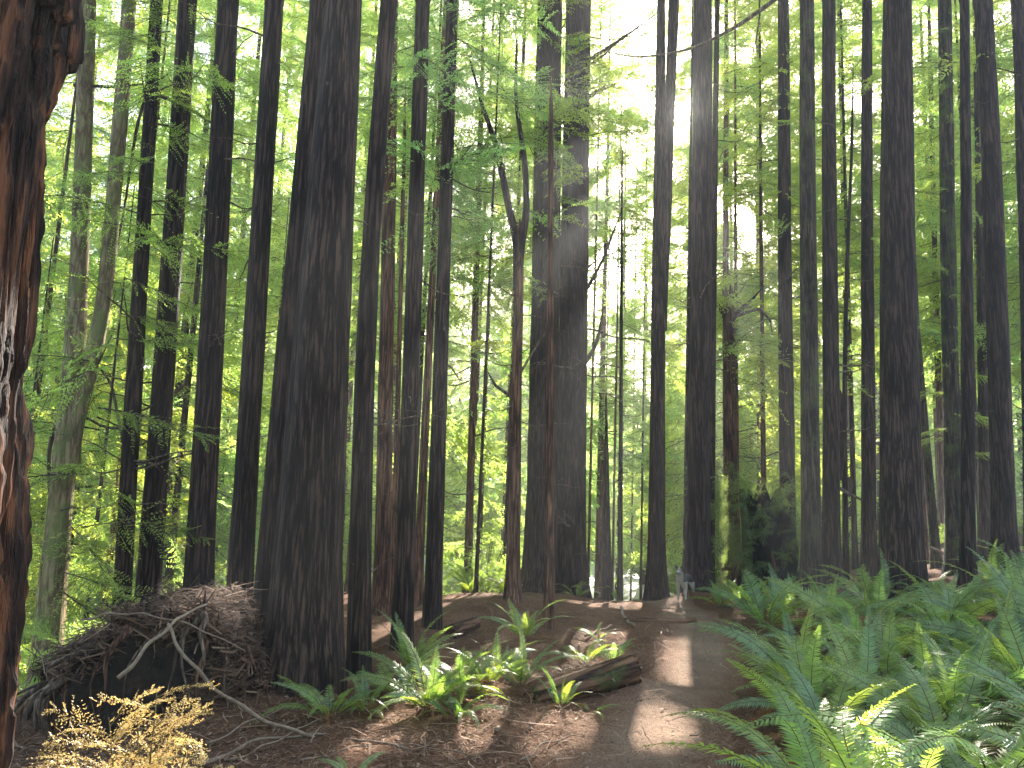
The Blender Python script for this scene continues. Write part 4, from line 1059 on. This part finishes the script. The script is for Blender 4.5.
# ------------------------------------------------------------------ logs and fallen sticks
def log(name, label, a, b, r0, r1, mat, seed, ns=40, sink=0.25, hollow=True):
    a, b = np.array(a, float), np.array(b, float)
    c = (a + b) / 2
    root = thing(name, label, 'log', c)
    t = np.linspace(0, 1, 44); d = b - a; L = np.linalg.norm(d); d /= L
    u_ = np.cross(d, UP); u_ /= np.linalg.norm(u_); w_ = np.cross(u_, d)
    th = np.arange(ns) * 2 * math.pi / ns; ring = []
    for tt in t:
        R = (r0 + (r1 - r0) * tt) * (1 + 0.22 * (vnoise(np.cos(th) * 2 + 5, np.sin(th) * 2 + 5, tt * L * 1.1, seed) - 0.5) + 0.16 * (vnoise(np.cos(th) * 7 + 5, np.sin(th) * 7 + 5, tt * L * 2.5, seed + 1) - 0.5))
        ring.append((a - c) + d * L * tt + (np.cos(th) * R)[:, None] * u_ + (np.sin(th) * R)[:, None] * w_)
    ring = np.array(ring)
    for e, sg in ((0, -1), (-1, 1)):
        ring[e] += sg * d * (0.16 * (vnoise(np.cos(th) * 4 + 5, np.sin(th) * 4 + 5, e, seed + 2) - 0.5))[:, None]
    core = []
    if hollow:
        cen = ring[-1].mean(0)
        core = [cen + (ring[-1] - cen) * 0.7 - d * 0.03, cen + (ring[-1] - cen) * 0.5 - d * 0.25]
        ring = np.concatenate([ring, np.array(core)])
    B3 = np.stack([w_, u_, d], 1)
    mb = MB(); mb.add(*grid_faces(ring @ B3, True, True))
    link('bark', mb.mesh('bark', M[mat]), root, None, Matrix(B3.tolist()).to_euler())
    return root, c
A = hit(535, 704); B = hit(636, 688)
A = np.array([A[0], A[1], A[2] + 0.06]); B = np.array([B[0], B[1] + 0.25, B[2] + 0.11])
lg, lc = log('fallen_log', 'rotten red-brown log with a ragged hollow end, lying left of the path', A, B, 0.09, 0.165, 'rot', 81)
mb = MB(); rs = np.random.default_rng(16)
pp = A + (B - A) * rs.random((420, 1)) + np.stack([rs.normal(0, 0.07, 420), rs.normal(0, 0.05, 420), 0.17 + 0 * rs.random(420)], -1) - lc
v, q = strips(pp, np.tile([[0, 0, 1.0]], (420, 1)), rs, 0.04, 0.12, 0.0035, 0.02); mb.add(v, q)
lo = link('needle_litter', mb.mesh('needle_litter', M['litter'], False), lg); lo['kind'] = 'stuff'
A = hit(628, 624); B = hit(694, 623); A[2] += 0.035; B[2] += 0.035
log('fallen_log', 'thin bare log with tan ends lying across the litter below the dog', A, B, 0.05, 0.04, 'rot', 85, 24, hollow=False)
A = hit(452, 638); B = hit(476, 630); A[2] += 0.08; B[2] += 0.1
log('wood_chunk', 'short reddish chunk of broken wood on the sunlit ground behind the ferns', A, B, 0.10, 0.08, 'bark_red', 87, 24, hollow=False)

def stick(label, pts, r0, r1, mat='stick', name='fallen_stick', Y=None, dz=0.04, group='fallen sticks', ns=8):
    p = []
    for q_ in pts:
        if len(q_) == 3: p.append(P(*q_))
        else:
            h = hit(*q_); h[2] += dz; p.append(h)
    p = np.array(p); c = p.mean(0)
    t = np.linspace(0, len(p) - 1, 26); k = np.arange(len(p))
    pp = np.stack([np.interp(t, k, p[:, i]) for i in range(3)], -1)
    for _ in range(5): pp[1:-1] = (pp[:-2] + 2 * pp[1:-1] + pp[2:]) / 4
    pp += np.stack([0.012 * np.sin(t * 5), 0 * t, 0.008 * np.cos(t * 7)], -1)
    mb = MB(); mb.tube(pp - c, 0.72 * np.linspace(r0, r1, len(pp)) * (1 + 0.25 * (vnoise(t * 4, 0, 0, 9) - 0.5)), ns)
    return tag(link(name, mb.mesh(name, M[mat]), None, c), label, 'stick', group)
stick('long thin stick bowed over the top of the burnt stump', [(80, 621, 6.3), (110, 613, 6.35), (150, 614, 6.3), (195, 626, 6.2), (244, 650, 6.4)], 0.012, 0.006)
stick('thick pale stick leaning from the burnt stump front up to its peak', [(118, 679, 5.95), (152, 642, 6.05), (178, 618, 6.2), (206, 604, 6.6)], 0.022, 0.012, 'stick_pale')
stick('long branch slanting from the burnt stump down to the forest floor on the right', [(168, 625, 6.1), (178, 648, 6.0), (205, 680, 5.95), (255, 718, 5.95), (312, 744)], 0.016, 0.020)
stick('stick lying across the litter right of the dry sapling, thickest at the lower left', [(200, 772), (260, 745), (330, 741), (410, 756)], 0.022, 0.010)
stick('thin stick rising from the litter toward the small pale fern', [(205, 752), (250, 728), (290, 712), (318, 700)], 0.012, 0.006)
stick('forked-looking twig lying flat below the broad trunk', [(230, 768), (265, 752), (300, 735), (325, 722)], 0.012, 0.005)
stick('dark twig curving through the litter below the largest sunlit fern', [(300, 768), (360, 752), (420, 752), (470, 762)], 0.010, 0.005)
stick('pale splinter of wood standing in the litter right of the largest fern', [(496, 738), (500, 724), (505, 706, 6.9)], 0.028, 0.010, 'stick_pale')
stick('pale stick crossing down over the front of the rotten log', [(576, 662), (588, 676), (602, 686), (614, 692)], 0.012, 0.010, 'stick_pale', dz=0.10)
stick('pale stick leaning up against the hollow end of the rotten log', [(590, 692), (606, 682), (622, 668), (637, 647, 8.9)], 0.014, 0.010, 'stick_pale', dz=0.05)
stick('short pale curved branch lying above the thin bare log', [(621, 610), (623, 618), (628, 625), (634, 629)], 0.035, 0.025, 'stick_pale', dz=0.05)
stick('grey stick in the shade left of the path near the tight clump', [(585, 640), (600, 634), (612, 628)], 0.02, 0.012)
stick('fallen pole lying on the slope under the rightmost trunks', [(930, 548, 17.5), (962, 560, 17.2), (1000, 570, 16.9)], 0.05, 0.04)
stick('twig lying on the right verge of the path', [(690, 742), (705, 736), (722, 738)], 0.008, 0.004)
stick('small bent stick in the litter at the lower edge left of the path', [(520, 768), (545, 750), (575, 742)], 0.012, 0.006)

# dry golden sapling at the lower left
b = P(128, 768, 3.3); gz = float(terrain(b[0], 3.3)); org = np.array([b[0], 3.3, gz])
root = thing('dry_sapling', 'dead golden-brown conifer sapling in sun at the lower left corner', 'sapling', org)
rs = np.random.default_rng(33)
GF = [make_spray(90 + k, 18, 7, 0.022, 0.06, 0.55) for k in range(4)]
W_, LQ = MB(), []
for (dx, hgt, n) in ((0.09, P(152, 690, 3.3)[2] - gz, 17), (-0.10, P(105, 718, 3.3)[2] - gz, 13), (-0.24, P(72, 745, 3.3)[2] - gz, 9), (0.24, P(172, 735, 3.3)[2] - gz, 10), (0.02, P(130, 705, 3.3)[2] - gz, 14)):
    t = np.linspace(0, 1, 10)
    pts = np.stack([dx * t ** 0.7 * 1.0, 0.05 * np.sin(t * 3), hgt * t], -1)
    W_.tube(pts, 0.009 * (1.15 - t), 6)
    for i in range(n):
        s_ = 0.35 + 0.65 * i / n
        p = np.array([np.interp(s_, t, pts[:, k]) for k in range(3)])
        lf, wd = GF[rs.integers(4)]; L = 0.36 * (1.15 - 0.55 * s_) * rs.uniform(0.7, 1.15)
        Bm = rot_basis(rs.uniform(0, 6.28), rs.uniform(0.2, 0.9), rs.normal(0, 0.6))
        LQ.append(p + (lf.reshape(-1, 3) * L) @ Bm)
        W_.tube(p + np.array([[0, 0, 0], [0.5, 0, -0.12], [1, 0, -0.5]]) * L @ Bm, [0.003, 0.002, 0.001], 4)
link('stem', W_.mesh('stem', M['stem']), root)
link('foliage', quads_mesh('foliage', np.concatenate(LQ).reshape(-1, 4, 3), np.zeros((0, 4, 3)), [M['gold']]), root)

# loose litter on the forest floor
rs = np.random.default_rng(21)
n = 110000
yy = 3.2 + 15.5 * rs.random(n) ** 1.9
xx = rs.uniform(-0.72, 0.62, n) * (yy + 1.0)
keep = (rs.random(n) < 1 - 0.58 * path_mask(xx, yy) * (0.4 + 1.2 * vnoise(xx * 1.5, yy * 1.5, 0, 31)).clip(0, 1.2)) & (xx > -5.4)
xx, yy = xx[keep], yy[keep]
e = 0.05
zz = terrain(xx, yy)
nx = -(terrain(xx + e, yy) - zz) / e; ny = -(terrain(xx, yy + e) - zz) / e
nr = np.stack([nx, ny, np.ones_like(nx)], -1); nr /= np.linalg.norm(nr, axis=1)[:, None]
mb = MB(); pts_ = np.stack([xx, yy, zz], -1)
v, q = strips(pts_, nr, rs, 0.03, 0.12, 0.0036, 0.016); mb.add(v, q)
v, q = strips(pts_[:2600], nr[:2600], rs, 0.15, 0.45, 0.009, 0.025); mb.add(v, q)
v, q = strips(pts_[2600:9000], nr[2600:9000], rs, 0.02, 0.06, 0.016, 0.012); mb.add(v, q)
lit = link('forest_litter', mb.mesh('forest_litter', M['litter'], False)); lit['kind'] = 'stuff'

# ------------------------------------------------------------------ the dog
def dog():
    b = hit(682, 601); b[2] = float(terrain(b[0], b[1])) + 0.0
    b[2] = max(b[2], b[2])
    root = thing('dog', 'black, grey and white husky-like dog standing on the path facing the camera', 'dog', b, rot=(0, 0, math.radians(-24)))
    k = 0.92 * b[1] / 16.0
    dzr = float(np.clip(terrain(b[0] + 0.25, b[1] + 0.45) - terrain(b[0], b[1]), -0.12, 0.08)) - 0.04
    J = [(0.06, .50, .47, .095), (0.04, .25, .46, .10), (0.0, .02, .44, .12), (-0.02, -.07, .555, .085), (-0.03, -.15, .66, .088), (-0.035, -.235, .63, .050), (-0.038, -.29, .615, .036)]
    E = [(0, 1), (1, 2), (2, 3), (3, 4), (4, 5), (5, 6)]
    def chain(start, pts):
        prev = start
        for p in pts:
            J.append(p); E.append((prev, len(J) - 1)); prev = len(J) - 1
    for s_ in (-1, 1):
        chain(2, [(s_ * .085, .0, .36, .055), (s_ * .085, .03, .26, .040), (s_ * .080, .0, .12, .028), (s_ * .080, -.01, .04, .026), (s_ * .080, -.045, .022, .024)])
        chain(0, [(0.05 + s_ * .085, .47, .37, .075), (0.05 + s_ * .105, .41, .27, .055), (0.05 + s_ * .10, .55, .15 + dzr * .5, .030), (0.05 + s_ * .10, .53, .05 + dzr, .025), (0.05 + s_ * .10, .49, .022 + dzr, .024)])
    chain(0, [(0.07, .61, .48, .035), (0.08, .68, .40, .040), (0.09, .70, .30, .036), (0.10, .70, .22, .015)])
    me = bpy.data.meshes.new('body')
    me.from_pydata([(x * k, y_ * k, z * k) for x, y_, z, _ in J], E, [])
    o = link('body', me, root)
    sk = o.modifiers.new('skin', 'SKIN'); sk.use_smooth_shade = True
    for i, (_, _, _, r_) in enumerate(J): me.skin_vertices[0].data[i].radius = (r_ * k, r_ * k)
    me.skin_vertices[0].data[0].use_root = True
    ss = o.modifiers.new('subsurf', 'SUBSURF'); ss.levels = 2; ss.render_levels = 2
    m, nt, out = new_mat('dog_fur'); L = nt.links.new
    tc = N(nt, 'ShaderNodeTexCoord'); sp = N(nt, 'ShaderNodeSeparateXYZ'); L(tc.outputs['Object'], sp.inputs[0])
    nz_ = N(nt, 'ShaderNodeTexNoise', i_Scale=9.0, i_Detail=3.0); L(tc.outputs['Object'], nz_.inputs['Vector'])
    def math_(op, a, b_):
        n_ = N(nt, 'ShaderNodeMath', operation=op)
        for i, v_ in enumerate((a, b_)):
            if isinstance(v_, (int, float)): n_.inputs[i].default_value = v_
            else: L(v_, n_.inputs[i])
        return n_.outputs[0]
    zc = math_('ADD', sp.outputs[2], math_('MULTIPLY', math_('SUBTRACT', nz_.outputs['Fac'], 0.5), 0.12))
    back = math_('GREATER_THAN', zc, 0.36 * k)
    rear = math_('GREATER_THAN', sp.outputs[1], 0.02 * k)
    saddle = math_('MULTIPLY', back, rear)
    ax_ = math_('ABSOLUTE', math_('ADD', sp.outputs[0], 0.03 * k), 0)
    crown_ = math_('MULTIPLY', math_('GREATER_THAN', math_('ADD', zc, math_('MULTIPLY', ax_, 0.9)), 0.70 * k), math_('GREATER_THAN', sp.outputs[2], 0.55 * k))
    side = math_('MULTIPLY', math_('GREATER_THAN', ax_, 0.085 * k), math_('GREATER_THAN', zc, 0.42 * k))
    crown_ = math_('MAXIMUM', crown_, side)
    dark = math_('MAXIMUM', saddle, crown_)
    mx = N(nt, 'ShaderNodeMix', data_type='RGBA'); L(dark, mx.inputs[0]); mx.inputs[6].default_value = (0.33, 0.28, 0.23, 1); mx.inputs[7].default_value = (0.035, 0.03, 0.03, 1)
    p = N(nt, 'ShaderNodeBsdfPrincipled', i_Roughness=0.9); L(mx.outputs[2], p.inputs['Base Color']); L(p.outputs[0], out.inputs[0])
    me.materials.append(m)
    dk, _, _ = new_mat('dog_dark'); 
    p2 = N(dk.node_tree, 'ShaderNodeBsdfPrincipled', i_Roughness=0.5); p2.inputs['Base Color'].default_value = (0.02, 0.018, 0.018, 1)
    dk.node_tree.links.new(p2.outputs[0], dk.node_tree.nodes['Material Output'].inputs[0])
    def cone(name, base, tip, r_):
        mb = MB(); a = np.array(base) * k; t_ = np.array(tip) * k
        mb.tube(np.array([a, a * 0.5 + t_ * 0.5, t_]), [r_ * k, r_ * 0.7 * k, 0.003], 8); return link(name, mb.mesh(name, dk), root)
    for s_ in (-1, 1):
        cone('ear', (-0.03 + s_ * .055, -.12, .70), (-0.03 + s_ * .082, -.115, .80), .040)
        mb = MB(); mb.tube(np.array([[-0.033 + s_ * .036, -.220, .685], [-0.033 + s_ * .036, -.236, .683]]) * k, [.014 * k, .008 * k], 8); link('eye', mb.mesh('eye', dk), root)
    mb = MB(); mb.tube(np.array([[-0.038, -.312, .622], [-0.038, -.332, .622]]) * k, [.022 * k, .014 * k], 8); link('nose', mb.mesh('nose', dk), root)
dog()

# ------------------------------------------------------------------ haze
mb = MB()
hx, hy0, hy1, hz0, hz1 = 75.0, -25.0, 125.0, -8.0, 52.0
cv = np.array([[x, y, z] for z in (hz0, hz1) for y in (hy0, hy1) for x in (-hx, hx)])
mb.add(cv, [[0, 2, 3, 1], [4, 5, 7, 6], [0, 1, 5, 4], [2, 6, 7, 3], [0, 4, 6, 2], [1, 3, 7, 5]])
hm, hnt, hout = new_mat('haze')
pv = N(hnt, 'ShaderNodeVolumePrincipled')
pv.inputs['Color'].default_value = (0.95, 0.97, 1.0, 1)
pv.inputs['Density'].default_value = 0.0020
pv.inputs['Anisotropy'].default_value = 0.5
hnt.links.new(pv.outputs[0], hout.inputs['Volume'])
haze = link('haze', mb.mesh('haze', hm, False)); haze['kind'] = 'stuff'
